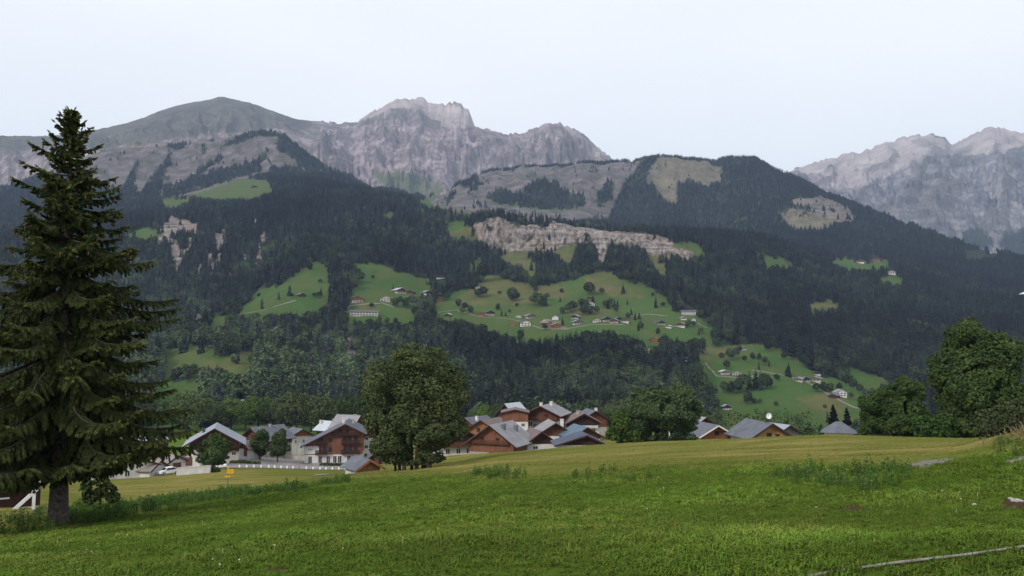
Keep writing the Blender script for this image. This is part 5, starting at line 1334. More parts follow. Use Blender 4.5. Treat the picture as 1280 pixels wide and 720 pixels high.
chalet('shed_row', 'long low shed with a dark blue roof in front of the blue-green roof', 727, 160, 9.0, 7, 1.0, 1.0, 2.7, rot=8, rx=1.0, roof='slate_dark', up='wood_dark', over=1.0, gover=1.0, windows=[(-1.6, 0.4, 1.2, 0.7), (0.9, 0.4, 1.4, 0.7)], group='village chalets', z_from=562)
# ---- roofs over the brow at the right
chalet('chalet', 'chalet with a slate roof and orange gable, right of the wide spreading tree', 895, 176, 6.6, 10, 1.5, 2.4, 4.2, rot=26, roof='slate', up='wood_orange', over=1.2, gover=1.4, fascia='frame', windows=[(0.2, 2.6, 1.1, 0.9)], group='roofs over the right brow', z_from=557)
chalet('chalet', 'chalet with a pale stepped roof and a chimney rising behind the orange-gabled one', 880, 198, 8.0, 9, 2.2, 3.4, 5.6, rot=40, roof='slate_pale', up='wood', over=1.1, gover=1.1, chimneys=[(-1.6, 2.5, 1.2)], group='roofs over the right brow', z_from=552)
honey = chalet('chalet', 'chalet with a broad slate roof, honey-coloured gable and a satellite dish', 963, 168, 7.8, 10, 1.0, 1.7, 4.1, rot=26, roof='slate', up='wood_yellow', over=1.2, gover=1.4, windows=[(-0.2, 1.9, 1.0, 0.9), (1.5, 1.7, 0.9, 0.8)], chimneys=[(0.2, 1.5, 0.7, 'iron')], group='roofs over the right brow', z_from=556)
dm = MB()
rings = [(0.0, 0.0), (0.25, 0.02), (0.45, 0.08), (0.6, 0.16)]
vs, fs = [], []
for (rr_, dd_) in rings:
    for k in range(20): vs.append((rr_ * math.cos(k * .314159), -dd_, rr_ * math.sin(k * .314159)))
for i in range(3):
    for k in range(20): fs.append((i * 20 + k, i * 20 + (k + 1) % 20, (i + 1) * 20 + (k + 1) % 20, (i + 1) * 20 + k))
dm.add(vs, fs, True); dm.tube([(0, 0, 0), (0, 0.3, -0.2), (0, 0.3, -1.6)], 0.04, 6)
dm.build('satellite_dish', M['white_paint'], honey, (0.2, 0.9, 5.6))
chalet('metal_roofed_barn', 'low barn with a pale blue-grey metal roof right behind the honey-gabled chalet', 986, 190, 6.0, 9, 1.0, 2.6, 4.2, rot=40, roof='metal', up='wood_grey', low='wood_grey', over=0.8, gover=0.8, group='roofs over the right brow', z_from=556, cat='barn')
def hip_house():
    p = ground_at(1049, 170); p.z = at(1049, 556, 170).z
    t = empty('hip_roofed_house', p, -math.atan2(p.x, p.y)); tag(t, 'lone grey pyramid-roofed house peeping over the right brow below two spruces', 'house', 'roofs over the right brow')
    b = MB(); b.box(-2.6, 2.6, 0, 5.2, -3, 2.3); b.build('lower_wall', M['white'], t)
    e, z0, z1 = 3.3, 2.31, 4.3
    b = MB(); b.add([(-e, -.7, z0), (e, -.7, z0), (e, 5.9, z0), (-e, 5.9, z0), (-.5, 2.6, z1), (.5, 2.6, z1)], [(0, 1, 5, 4), (1, 2, 5), (2, 3, 4, 5), (3, 0, 4), (3, 2, 1, 0)])
    b.build('roof', M['slate'], t)
    window(t, 0, -0.004, 1.2, 1.0, 1.1)
hip_house()

# ---- hut at the left edge beside the great spruce
p = ground_at(6, 63, 630); p.z = at(6, 632, 63).z
hut = empty('timber_hut', p, -math.atan2(p.x, p.y)); tag(hut, 'dark timber hut with a metal roof under the left boughs of the tall spruce', 'hut')
b = MB(); b.box(-3, 2.0, 0, 4, -1.5, 1.45); b.build('board_wall', M['wood_dark'], hut)
b = MB(); b.slab([(-3.5, -0.5, 1.62), (2.4, -0.5, 1.62), (2.4, 4.5, 2.7), (-3.5, 4.5, 2.7)], 0.1); b.build('roof', M['metal'], hut)
b = MB(); b.box(-3.5, 2.4, -0.56, -0.503, 1.38, 1.6); b.build('fascia', M['frame'], hut)
b = MB(); b.box(-1.0, 0.25, -0.06, -0.002, 0.42, 0.52); b.build('shelf_board', M['white_paint'], hut)
b = MB(); b.box(-3, 1.95, -0.2, -0.004, -0.35, -0.2); b.build('sill_beam', M['cream'], hut)
p = ground_at(41, 60, 630); p.z = at(41, 637, 60).z
br = empty('timber_brace', p, -math.atan2(p.x, p.y) ); tag(br, 'white wooden A-shaped brace propped at the right end of the dark hut', 'brace')
b = MB(); b.prism([(-1.25, 0.0), (-0.95, 0.0), (0.28, 1.2), (0.12, 1.34)], -0.08, 0.08); b.build('raking_board', M['white_paint'], br)
b = MB(); b.box(-0.05, 0.14, -0.07, 0.07, -0.3, 1.03); b.build('post', M['white_paint'], br)
b = MB(); b.prism([(0.30, 1.30), (0.42, 1.22), (0.78, 1.72), (0.70, 1.78)], -0.05, 0.05); b.build('handrail', M['wood_grey'], br)

# ---- car park, drive, bollards, lamp, car
def drape(name, px0, px1, r0, r1, lift, m, fr0=None, fr1=None):
    nx, ny = 60, 22
    V = []
    for i in range(nx + 1):
        x = px0 + (px1 - px0) * i / nx
        a0 = r0 if fr0 is None else np.interp(x, *fr0); a1 = r1 if fr1 is None else np.interp(x, *fr1)
        for j in range(ny + 1):
            q = ground_at(x, a0 + (a1 - a0) * j / ny); V.append((q.x, q.y, q.z + lift))
    idx = np.arange((nx + 1) * (ny + 1)).reshape(nx + 1, ny + 1)
    F = np.stack([idx[:-1, :-1], idx[1:, :-1], idx[1:, 1:], idx[:-1, 1:]], -1).reshape(-1, 4)
    o = np_obj(name, V, F, m, smooth=True); o['kind'] = 'structure'
    return o
drape('car_park', 282, 452, 190, 246, 0.10, M['asphalt'], ([282, 330, 440, 452], [193, 196, 205, 206]), ([282, 300, 360, 392, 452], [232, 238, 246, 246, 226]))
drape('driveway', 222, 266, 172, 224, 0.08, M['asphalt'], ([222, 240, 266], [172, 178, 196]), ([222, 240, 266], [180, 206, 224]))
bol = None
for i, (px, r) in enumerate([(300, 195), (309, 195.5), (318, 196.5), (327, 197), (336.5, 198), (344, 198.5), (352, 199.5), (359.5, 200), (367, 201), (383.5, 202), (392, 203), (400.5, 203.5), (408, 204), (416, 205), (424, 205), (432, 205.5)]):
    if bol is None:
        b = MB(); b.tube([(0, 0, -0.3), (0, 0, 0.0), (0, 0, 0.62), (0, 0, 0.7)], [0.19, 0.19, 0.15, 0.06], 10)
        bol = b.build('bollard', M['white_paint']); o = bol
    else:
        o = bol.copy(); C.objects.link(o)
    o.location = ground_at(px, r)
    tag(o, 'low white bollard in the row along the field edge of the car park', 'bollard', 'white bollards along the car park')
p = ground_at(374.5, 203); t = empty('lamp_post', p); tag(t, 'thin grey lamp post at the edge of the car park left of the hotel', 'lamp post')
b = MB(); b.tube([(0, 0, -.3), (0, 0, 6.6)], [0.09, 0.06], 8); b.build('pole', M['galv'], t)
b = MB(); b.tube([(0, 0, 6.58), (0, -0.3, 6.75), (0, -0.7, 6.78)], [0.07, 0.1, 0.05], 8); b.build('lamp_head', M['iron'], t)
b = MB(); b.tube([(0,0,0),(0,0,5.4)], [.05,.04], 6)
q = ground_at(371, 262); t = b.build('flag_pole', M['galv']); t.location = q; tag(t, 'slim pale pole in front of the small white house', 'pole')

def car(label, px, r, rz, m):
    p = ground_at(px, r); p.z += 0.12
    t = empty('parked_car', p, rz); tag(t, label, 'car', 'cars by the village')
    prof = [(-2.0, .35), (-1.95, .75), (-1.2, .9), (-0.55, 1.42), (0.9, 1.46), (1.75, 1.0), (2.0, .85), (2.02, .35)]
    vs, fs = [], []
    for s, k in ((-0.86, 1.0), (-0.80, 1.0), (0.80, 1.0), (0.86, 1.0)):
        for x, z in prof:
            inset = 0.14 * max(0, z - 0.9) / 0.5 * (1 if s > 0 else -1)
            vs.append((x, s - inset, z if abs(s) > 0.83 or True else z))
    n = len(prof)
    for j in range(3):
        for i in range(n): fs.append((j * n + i, j * n + (i + 1) % n, (j + 1) * n + (i + 1) % n, (j + 1) * n + i))
    fs += [tuple(range(n))[::-1], tuple(range(3 * n, 4 * n))]
    b = MB(); b.add(vs, fs); b.build('body', m, t)
    b = MB()
    b.slab([(-1.13, -.66, .965), (-0.60, -.62, 1.40), (-0.60, .62, 1.40), (-1.13, .66, .965)], 0.03)
    for sg in (-1, 1): b.add([(-0.95, sg * .862, .95), (1.45, sg * .862, .98), (0.85, sg * .735, 1.40), (-0.5, sg * .735, 1.38)], [(0, 1, 2, 3)])
    b.build('windows', M['glass'], t)
    for x in (-1.25, 1.3):
        for sg in (-1, 1):
            w_ = MB(); w_.tube([(x, sg * .72, .31), (x, sg * .9, .31)], .31, 14); o = w_.build('wheel', M['tyre'], t)
            rm = MB(); rm.tube([(x, sg * .9, .31), (x, sg * .915, .31)], .19, 10); rm.build('rim', M['galv'], o)
    return t
car('white hatchback parked at the right foot of the cone-shaped tree', 276, 196, 2.2, M['white_paint'])
car('small pale car parked below the shed, left end of the parapet', 211, 177, 0.9, M['white_paint'])

# ---- yellow footpath signpost
p = ground_at(284.5, 84, 610)
t = empty('footpath_signpost', p, -math.atan2(p.x, p.y)); tag(t, 'wooden footpath post with two yellow pointers at the edge of the mown field', 'signpost')
b = MB(); b.tube([(0, 0, -.4), (0, 0, 2.25)], [.055, .05], 8); b.build('post', M['wood_grey'], t)
b = MB(); b.prism([(-.08, 1.62), (.48, 1.62), (.56, 1.86), (.5, 2.06), (-.08, 2.06)], -.09, -.055); b.build('upper_pointer', M['yellow'], t)
b = MB(); b.prism([(-.34, 1.36), (-.28, 1.27), (.2, 1.27), (.2, 1.43), (-.28, 1.43)], -.09, -.055); b.build('lower_pointer', M['yellow'], t)
b = MB(); b.prism([(-.09, 2.10), (.05, 2.10), (.05, 2.32), (-.02, 2.38), (-.09, 2.32)], -.09, -.055); b.build('top_marker', M['yellow'], t)

# ---- weathered log, rail, stones, lamp at the right edge
p = ground_at(405, 98); a = math.atan2(p.x, p.y)
b = MB(); b.tube([(-1.0, 0, .12), (-.3, .03, .14), (.4, 0, .13), (1.0, .05, .1)], [.12, .13, .12, .09], 10); o = b.build('weathered_log', M['log']); o.location = p; o.rotation_euler = (0, 0, -a + .1)
tag(o, 'bleached grey log lying on the grass left of the hay shed', 'log')
def on_ground(px, py):
    a_, e_ = azel(px, py)
    c = int(np.clip(np.searchsorted(AZ, a_), 0, NC - 1))
    rr_ = np.linspace(3, 60, 4000); zz_ = np.interp(rr_, GR[c], GZ[c])
    k = int(np.argmax(zz_ / rr_ >= e_)); q = at(px, py, rr_[k]); return Vector((q.x, q.y, float(ground_z(q.x, q.y))))
pts = []
for (x, y, dz) in [(1010, 720, -.02), (1062, 713.8, -.003), (1128, 706.2, .004), (1200, 697.6, .002), (1280, 687, .006), (1340, 678.5, .006)]:
    q = on_ground(x, y); pts.append(q + Vector((0, 0, .022 + dz)))
b = MB(); b.tube(pts, [.014] * len(pts), 8); o = b.build('weathered_rail', M['log'])
tag(o, 'thin grey weathered rail half sunk in the grass across the lower right corner', 'rail')
def stone(label, px, py, s, seed):
    rng = np.random.default_rng(seed)
    vs, fs = [], []
    n1, n2 = 9, 6
    for i in range(n2 + 1):
        th = math.pi * i / n2
        for k in range(n1):
            f = 2 * math.pi * k / n1
            d = 1 + 0.45 * (vnoise(math.cos(f) * 1.3 + seed, math.sin(f) * 1.3 + th * 1.7, seed) - .5)
            vs.append((s * d * math.sin(th) * math.cos(f), s * .7 * d * math.sin(th) * math.sin(f), s * .42 * d * math.cos(th)))
    for i in range(n2):
        for k in range(n1): fs.append((i * n1 + k, (i + 1) * n1 + k, (i + 1) * n1 + (k + 1) % n1, i * n1 + (k + 1) % n1))
    b = MB(); b.add(vs, fs, False); o = b.build('stone', M['rock']); o.location = on_ground(px, py) + Vector((0, 0, s * .12)); o.rotation_euler = (0, 0, rng.uniform(0, 6))
    tag(o, label, 'stone', 'pale stones in the grass')
stone('largest pale stone in the bare patch at the right edge of the meadow', 1272, 627, .11, 1)
stone('smaller stone touching the left of the largest pale stone', 1264, 624, .065, 2)
stone('flat pale stone lying alone in the grass left of the bare patch', 1218, 631, .06, 3)
stone('right one of the two small stones below the gravel track', 1179, 614, .055, 4)
stone('left one of the two small stones below the gravel track', 1153, 615, .05, 5)
stone('tiny stone beside the brown earth in the middle right grass', 1020, 634, .04, 6)
p = ground_at(1333, 31); az_ = math.atan2(p.x, p.y); zt = at(1272, 368, 31).z - p.z
t = empty('street_lamp', p, -az_); tag(t, 'street lamp whose pale pointed head pokes in at the right edge against the forest', 'street lamp')
b = MB(); b.tube([(0, 0, -.3), (0, 0, zt - .1)], [.07, .05], 10); b.build('pole', M['galv'], t)
b = MB(); b.tube([(0, 0, zt - .12), (-.2, 0, zt + .02), (-.5, 0, zt + .05)], .03, 8); b.build('arm', M['galv'], t)
b = MB(); b.prism([(-1.06, zt), (-.45, zt - .02), (-.45, zt + .16), (-.72, zt + .16)], -.14, .14); lh = b.build('lamp_head', M['white_paint'], t)
b = MB(); b.prism([(-1.0, zt - .004), (-.94, zt - .05), (-.55, zt - .06), (-.45, zt - .024)], -.11, .11); b.build('lens', M['iron'], lh)

# hedges by the hotel
def hedge(name, label, x0, x1, r, h, seed, m='leaf_village', size=.3):
    rng = np.random.default_rng(seed)
    base = ground_at((x0 + x1) / 2, r); t = empty(name, base); tag(t, label, 'hedge')
    lob = []
    for x in np.linspace(x0, x1, max(2, int((x1 - x0) / 4))):
        q = ground_at(x, r) - base; lob.append((q.x, q.y + rng.normal() * .2, q.z + h * .45, 0.9, .7, h * rng.uniform(.45, .62)))
    me = crown_mesh('foliage', lob, 2600, size, rng, M[m], gap=.15)
    o = bpy.data.objects.new('foliage', me); C.objects.link(o); o.parent = t
    mb = MB()
    for L in lob: mb.tube([(L[0], L[1], L[2] - h * .6), (L[0], L[1], L[2] + h * .1)], .05, 5)
    mb.build('stems', M['bark_dark'], t)
hedge('planted_hedge', 'low yellowing hedge along the foot of the hotel terrace', 404, 438, 216, 1.3, 61)
hedge('planter_shrubs', 'brownish shrubs in the planter in the middle of the car park', 292, 322, 214, 0.9, 62)
hedge('grass_bank_shrubs', 'dark shrub at the right end of the long parapet', 265, 271, 169, 1.0, 63)
hedge('bush_row', 'overgrown bushes with pale dead stems at the right foot of the tallest crest tree', 1236, 1300, 60, 2.0, 64, size=.22)
hedge('bush_row', 'low dark bushes in shade between the two crest trees', 1150, 1190, 92, 2.2, 65, m='leaf_dark', size=.3)
hedge('bush_row', 'row of dark conifer bushes behind the honey-gabled chalet', 896, 1012, 215, 8.0, 66, m='leaf_dark', size=.5)
hedge('bush_row', 'dark bushes between the pyramid-roofed house and the low rounded tree', 1004, 1078, 190, 4.6, 67, m='leaf_dark', size=.45)

# ================================================================== DISTANT HOUSES (shelf hamlet, lower slopes, alp huts)
def far_house(px, py, wpx, lowm, upm, roofm, rot, label, long=1.0, hf=0.62, cat='house', name='mountain_house', group='houses on the mountainside', rmin=480):
    p, r = hit(px, py, rmin)
    k = r / 1000.0
    w_ = max(5.0, wpx * k); d = w_ * 0.95
    if long > 1: d = w_ / long
    h = min(w_, 16) * hf; eave = h * 0.62 if long <= 1 else h * .75
    t = empty(name, p, -math.atan2(p.x, p.y) + R(rot)); tag(t, label, cat, group)
    b = MB(); b.box(-w_ / 2, w_ / 2, 0, d, -4, eave * .5); b.build('lower_wall', M[lowm], t)
    if long <= 1:
        b = MB(); b.prism([(-w_ / 2 - .05, eave * .5 - .1), (w_ / 2 + .05, eave * .5 - .1), (w_ / 2 + .05, eave), (0, h), (-w_ / 2 - .05, eave)], -.05, d + .05); b.build('upper_wall', M[upm], t)
        o = w_ * .11; s = (h - eave) / (w_ / 2); L = .25
        b = MB()
        for sg in (-1, 1): b.slab([(sg * (w_ / 2 + o), -o, eave - o * s + L), (0, -o, h + L), (0, d + o, h + L), (sg * (w_ / 2 + o), d + o, eave - o * s + L)], .22)
    else:       # long side to the valley
        b = MB(); b.box(-w_ / 2 - .05, w_ / 2 + .05, -.05, d + .05, eave * .5 + .003, eave); b.build('upper_wall', M[upm], t)
        o = 1.2
        b = MB()
        b.slab([(-w_ / 2 - o, -o, eave), (w_ / 2 + o, -o, eave), (w_ / 2 + o, d / 2, h), (-w_ / 2 - o, d / 2, h)], .22)
        b.slab([(-w_ / 2 - o, d + o, eave), (w_ / 2 + o, d + o, eave), (w_ / 2 + o, d / 2, h), (-w_ / 2 - o, d / 2, h)], .22)
    b.build('roof', M[roofm], t)
    if wpx >= 9:
        n = 3 if long <= 1 else 9
        for zc, nm in ((eave * .27, 0), (eave * .72, 1)):
            for i in range(n):
                x = (i - (n - 1) / 2) * w_ / (n + .4)
                b = MB(); b.box(x - w_ * .28 / n, x + w_ * .28 / n, -.12, -.03 if not nm else -.07, zc - eave * .11, zc + eave * .11)
                b.build('window', M['glass'], t)
    return t
for (px, py, wp, lo, up, rf, rt, lb, lg, hf) in FH:
    far_house(px, py, wp, lo, up, rf, rt, lb, lg, hf)

# farm roads across the shelf and the right slope
def road(pts, wd=2.4):
    V, F = [], []
    P_ = []
    for (x0, y0), (x1, y1) in zip(pts, pts[1:]):
        n = max(2, int(math.hypot(x1 - x0, y1 - y0) / 2.5))
        for i in range(n): P_.append(hit(x0 + (x1 - x0) * i / n, y0 + (y1 - y0) * i / n, 480)[0])
    for i, p in enumerate(P_):
        d = P_[min(i + 1, len(P_) - 1)] - P_[max(i - 1, 0)]; d.z = 0
        if d.length > 90: return
        s_ = Vector((-d.y, d.x, 0)).normalized() * wd * .5
        for q in (p - s_, p + s_): V.append((q.x, q.y, float(ground_z(q.x, q.y)) + .35))
    for i in range(len(P_) - 1): F.append((2 * i, 2 * i + 1, 2 * i + 3, 2 * i + 2))
    o = np_obj('mountain_road', V, F, M['gravel']); o['kind'] = 'structure'
for rp in ([(428,392),(437,383),(452,381),(478,379),(496,386)],[(545,391),(570,388),(600,396),(630,398),(652,402),(676,411),(706,412),(740,406),(784,406)],[(786,395),(812,393),(838,396)],
           [(835,411),(858,404),(872,404),(886,411)],[(882,453),(896,470),(925,473),(948,470)],[(940,463),(985,470),(1012,480),(1046,499)],[(1046,499),(1068,510),(1080,512)],[(285,396),(330,388),(372,375)]):
    road(rp)

# ================================================================== SINGLE TREES
rngT = np.random.default_rng(77)
def ordinal(i, n):
    names = ['first', 'second', 'third', 'fourth', 'fifth', 'sixth', 'seventh', 'eighth', 'ninth', 'tenth', 'eleventh', 'twelfth', 'thirteenth', 'fourteenth', 'fifteenth', 'sixteenth', 'seventeenth', 'eighteenth', 'nineteenth', 'twentieth']
    if n == 1: return 'lone'
    if i == 0: return 'leftmost'
    if i == n - 1: return 'rightmost'
    return names[i] + ' from left'
def tree_group(spec, where, group, rmin=480, parts=False):
    """spec (px, py_base, height_px, 'c' or 'b'); labels run left to right, one row for every kind"""
    for kind in 'cb':
        L = sorted([s for s in spec if s[3] == kind])
        for i, (px, py, hp, _) in enumerate(L):
            p, r = hit(px, py, rmin)
            h = hp * r / 1000.0
            wd = h * (rngT.uniform(1.0, 1.3) if kind == 'b' else rngT.uniform(1.0, 1.4))
            if hp < 8 and kind == 'b': wd = h * 1.5
            nm = 'spruce_tree' if kind == 'c' else ('bush' if hp < 8 else 'meadow_tree')
            kd = 'pointed spruce' if kind == 'c' else ('small round bush' if hp < 8 else 'round tree')
            o_ = ordinal(i, len(L))
            lab = f'{kd}, {o_} {where}' if o_ != 'lone' else f'lone {kd} {where}'
            simple_tree(nm, lab, p - Vector((0, 0, .3)), h, wd, kind == 'c', group, rngT, 'tree' if nm != 'bush' else 'bush', parts)
tree_group([(449,340,5,'b'),(466,348,5,'b'),(464,384,6,'b'),(393,371,6,'b'),(399,371,7,'b'),(365,371,5,'b'),(324,372,6,'b'),(400,354,6,'b'),(387,338,11,'b')], 'dotted on the bright left pastures', 'trees on the left pastures')
tree_group([(494,384,13,'b'),(500,381,12,'b'),(507,385,14,'b'),(514,383,15,'b'),(521,384,15,'b'),(528,380,18,'c'),(535,381,18,'c'),(541,381,14,'b'),(528,394,14,'b'),(536,396,15,'b'),(519,396,14,'b'),(559,375,11,'b'),(563,368,9,'b')], 'in the dark clump between the two shelf pastures', 'trees of the shelf clump')
tree_group([(586,352,17,'c'),(592,349,22,'c'),(598,352,26,'c'),(604,352,26,'b'),(597,372,12,'b'),(604,372,15,'b'),(573,384,12,'b'),(581,388,11,'b'),(588,391,10,'b'),(578,393,9,'b'),(594,361,11,'b')], 'in the gully of the upper meadow', 'trees in the meadow gully')
tree_group([(640,377,20,'b'),(645,376,13,'b'),(646,383,5,'b'),(624,368,5,'b'),(673,384,19,'b'),(667,381,14,'b'),(679,383,15,'b'),(684,374,9,'b'),(702,366,6,'b'),(637,391,5,'b'),(627,395,9,'c'),(632,395,7,'c'),(681,413,10,'b')], 'on the pale meadow behind the hamlet', 'trees behind the hamlet')
tree_group([(703,393,11,'b'),(710,391,13,'b'),(716,389,14,'b'),(727,384,12,'b'),(729,394,14,'b'),(737,394,15,'b'),(737,369,18,'b'),(746,392,11,'b'),(741,379,11,'c'),(752,368,9,'b'),(757,384,10,'b'),(763,383,11,'b'),(768,384,12,'c'),(772,384,11,'c'),(770,390,8,'b'),(733,385,12,'b')], 'in the orchard clump in the middle of the shelf meadow', 'trees of the middle clump')
tree_group([(816,370,5,'b'),(829,383,6,'b'),(789,394,10,'c'),(799,399,10,'c'),(794,400,12,'c'),(785,398,8,'b'),(842,377,8,'b'),(848,381,8,'b'),(853,385,8,'b'),(877,417,8,'b'),(860,409,10,'b'),(867,408,8,'b'),(874,397,8,'b')], 'at the right end of the shelf meadow', 'trees at the right end of the shelf')
tree_group([(896,434,14,'b'),(902,450,10,'b'),(909,461,11,'b'),(913,450,16,'b'),(921,448,15,'b'),(931,453,9,'b'),(941,449,9,'b'),(949,450,9,'b'),(956,455,10,'b'),(980,449,9,'b'),(925,440,8,'b')], 'in the hedge across the top of the right slope', 'trees at the top of the right slope')
tree_group([(906,491,15,'b'),(914,492,16,'b'),(922,491,17,'b'),(929,488,21,'b'),(937,488,25,'c'),(945,487,27,'c'),(951,488,25,'c'),(957,487,21,'b'),(961,485,14,'b'),(935,505,17,'b'),(943,505,8,'b'),(950,504,6,'b')], 'in the big dark clump on the right slope', 'trees of the right slope clump')
tree_group([(971,476,9,'b'),(970,507,6,'b'),(998,532,11,'b'),(1031,510,5,'b'),(1021,490,11,'b'),(1030,490,13,'b'),(1038,490,12,'b'),(1049,488,10,'b'),(1064,499,9,'b')], 'standing free on the lower right slope', 'trees on the lower right slope')
tree_group([(1048,472,13,'b'),(1054,477,15,'b'),(1060,482,15,'b'),(1067,487,14,'b'),(1075,493,13,'b'),(1083,498,12,'b'),(1091,498,13,'b')], 'in the strip slanting down the right slope', 'trees of the slanting strip')
# trees of the valley floor behind the village
VT = [(196,499,38,380),(214,493,34,370),(232,484,38,360),(250,495,32,400),(268,501,30,380),(288,494,34,390),(306,499,30,380),(322,493,34,400),(340,499,30,390),(354,490,36,380),(370,486,40,360),(388,498,32,380),(402,492,44,350),(420,495,36,360),(436,489,36,370),(450,493,34,360)]
for i, (px, yt, wp, r) in enumerate(VT):
    p = ground_at(px, r); h = at(px, yt, r).z - p.z
    simple_tree('valley_tree', f'{ordinal(i, len(VT))} of the green round trees lining the valley between spruce and many-stemmed tree', p, h, wp * r / 1000 * 1.25, False, 'valley trees left of the maple', rngT)
VT2 = [(592,507,20,300,0),(606,502,24,290,0),(620,501,26,285,0),(596,514,22,260,0),(702,528,16,236,0),(708,520,18,260,0),(748,507,26,330,0),(762,502,28,340,0),(778,497,28,360,0),(863,508,26,300,0),(876,512,24,290,0),(888,517,20,280,0)]
for i, (px, yt, wp, r, c) in enumerate(VT2):
    p = ground_at(px, r); h = at(px, yt, r).z - p.z
    simple_tree('village_tree', f'{ordinal(i, len(VT2))} of the leafy trees behind the roofs right of the many-stemmed tree', p, h, wp * r / 1000 * 1.25, False, 'leafy trees behind the central roofs', rngT)
for (px, yt, wp, r, lab) in [(1043,504,20,260,'left and taller of the two dark spruces behind the pyramid-roofed house'),(1060,508,17,265,'right and shorter of the two dark spruces behind the pyramid-roofed house'),(1013,527,9,270,'small young spruce in the bushes right of the honey-gabled chalet'),(1027,529,10,255,'small young spruce just left of the pyramid-roofed house')]:
    p = ground_at(px, r); h = at(px, yt, r).z - p.z
    simple_tree('spruce_tree', lab, p, h, wp * r / 1000 * 2.1, True, 'spruces over the right brow', rngT)

# ================================================================== GRASS AND WEEDS
def tuft_mesh(name, rng, n, h, w_, m, spread=0.09, clover=0):
    Vs, Fs, T = [], [], []
    for i in range(n):
        a = rng.uniform(0, 6.283); rr_ = spread * math.sqrt(rng.random())
        b = np.array([math.cos(a) * rr_, math.sin(a) * rr_, -0.01])
        az_ = rng.uniform(0, 6.283); ln = h * rng.uniform(0.5, 1.25); be = rng.uniform(0.25, 0.95)
        o = np.array([math.cos(az_), math.sin(az_), 0]); s_ = np.array([-o[1], o[0], 0]) * w_ * rng.uniform(.7, 1.3)
        m1 = b + o * ln * be * 0.35 + np.array([0, 0, ln * 0.6]); t1 = b + o * ln * be + np.array([0, 0, ln * (1 - be * 0.45)])
        k = len(Vs); t = float(np.clip(rng.normal(.45, .2), 0, 1))
        Vs += [b - s_, b + s_, m1 + s_ * .8, m1 - s_ * .8, t1 + s_ * .12, t1 - s_ * .12]
        Fs += [(k, k + 1, k + 2, k + 3), (k + 3, k + 2, k + 4, k + 5)]; T += [t * .5, t * .5, t, t, t + .2, t + .2]
    for i in range(clover):
        a = rng.uniform(0, 6.283); rr_ = spread * 1.2 * math.sqrt(rng.random())
        c = np.array([math.cos(a) * rr_, math.sin(a) * rr_, h * rng.uniform(.25, .8)])
        V, F, tt = leaf_clumps(c[None], np.array([[rng.normal() * .4, rng.normal() * .4, 1]]), w_ * 3.2, np.array([rng.uniform(.3, .9)]), rng)
        k = len(Vs); Vs += list(V); Fs += [tuple(k + f for f in F[0])]; T += list(tt)
    return np_mesh(name, np.array(Vs), np.array(Fs), m, attrs={'tint': ('FLOAT', np.clip(np.array(T), 0, 1))})
def grass_mat():
    def f(nt, b):
        n = N(nt)
        oi = n.n('ShaderNodeObjectInfo')
        d = n.attr('dry', 'INSTANCER').outputs['Fac']
        t = n.attr('tint').outputs['Fac']
        g = n.ramp(t, [(0.0, (0.046, 0.088, 0.011)), (0.55, (0.090, 0.156, 0.019)), (1.0, (0.145, 0.21, 0.038))])
        y = n.ramp(t, [(0.0, (0.11, 0.11, 0.024)), (0.6, (0.185, 0.178, 0.046)), (1.0, (0.28, 0.235, 0.085))])
        c = n.mix(d, g, y)
        vv = n.attr('lush', 'INSTANCER').outputs['Fac']
        c = n.mix(1.0, c, vv, 'MULTIPLY')
        hv = n.n('ShaderNodeHueSaturation')
        n.l(n.mr(oi.outputs['Random'], 0, 1, 0.62, 1.3), hv.inputs['Value'])
        n.l(n.mr(n.math('FRACT', n.math('MULTIPLY', oi.outputs['Random'], 9.7)), 0, 1, 0.475, 0.515), hv.inputs['Hue'])
        n.l(c, hv.inputs['Color']); n.l(hv.outputs[0], b.inputs['Base Color'])
    return mat('meadow_grass', f, 0.85, 0.04)
M['grass'] = grass_mat()
gk = bpy.data.collections.new('grass_kinds')
for i in range(6):
    rng = np.random.default_rng(400 + i)
    me = tuft_mesh('tuft', rng, 16, [.07, .09, .11, .06, .13, .08][i], [.006, .006, .007, .006, .006, .007][i], M['grass'], .11, [5, 2, 0, 10, 0, 6][i])
    gk.objects.link(bpy.data.objects.new('tuft_%02d' % i, me))
NG_GRASS = instancer('grow_grass', gk)
g1 = ROW0[6] + 8
rr = CXc(GR[:, :g1 + 1])
yel_c = CXc(YEL[:, :g1 + 1]); bare_c = CXc(np.maximum(BARE, GRAV)[:, :g1 + 1])
den = np.interp(rr, [3, 7, 10, 16, 28, 45, 90, 150], [130, 120, 95, 48, 18, 7, 2.2, 0.8]) * (1 - 0.9 * bare_c) * (1 - 0.55 * yel_c)
P, ci, ri = scatter(0, g1, den, (-60, 1340))
n = len(P); print('grass', n)
pr = np.hypot(P[:, 0], P[:, 1])
patch = fbm(P[:, 0] / 2.2, P[:, 1] / 2.2, 151, 3)
yl = YEL[ci, ri]
sz = np.interp(pr, [4, 10, 30, 90, 150], [0.8, 0.9, 1.3, 2.4, 3.2]) * RNG.uniform(.65, 1.25, n) * (1 + .45 * patch) * (1 - .55 * yl)
pick = np.where(RNG.random(n) < .6, np.where(patch > .05, RNG.choice([1, 2, 4], n), RNG.choice([0, 3, 5], n)), RNG.integers(0, 6, n))
spin = np.stack([RNG.normal(0, .1, n), RNG.normal(0, .1, n), RNG.random(n) * 6.283], 1)
hz = sz * np.interp(pr, [5, 30, 100], [.8, .65, .45])
o = stuff_points('grass', P, pick, spin, np.stack([sz, sz, hz], 1), NG_GRASS, 'short green meadow grass with clover covering the near slope')
dryv = np.clip(yl * RNG.uniform(.6, 1, n) + np.clip(.08 + .5 * fbm(P[:, 0] / 5, P[:, 1] / 5, 161, 3), 0, .5) * (RNG.random(n) < .6), 0, 1)
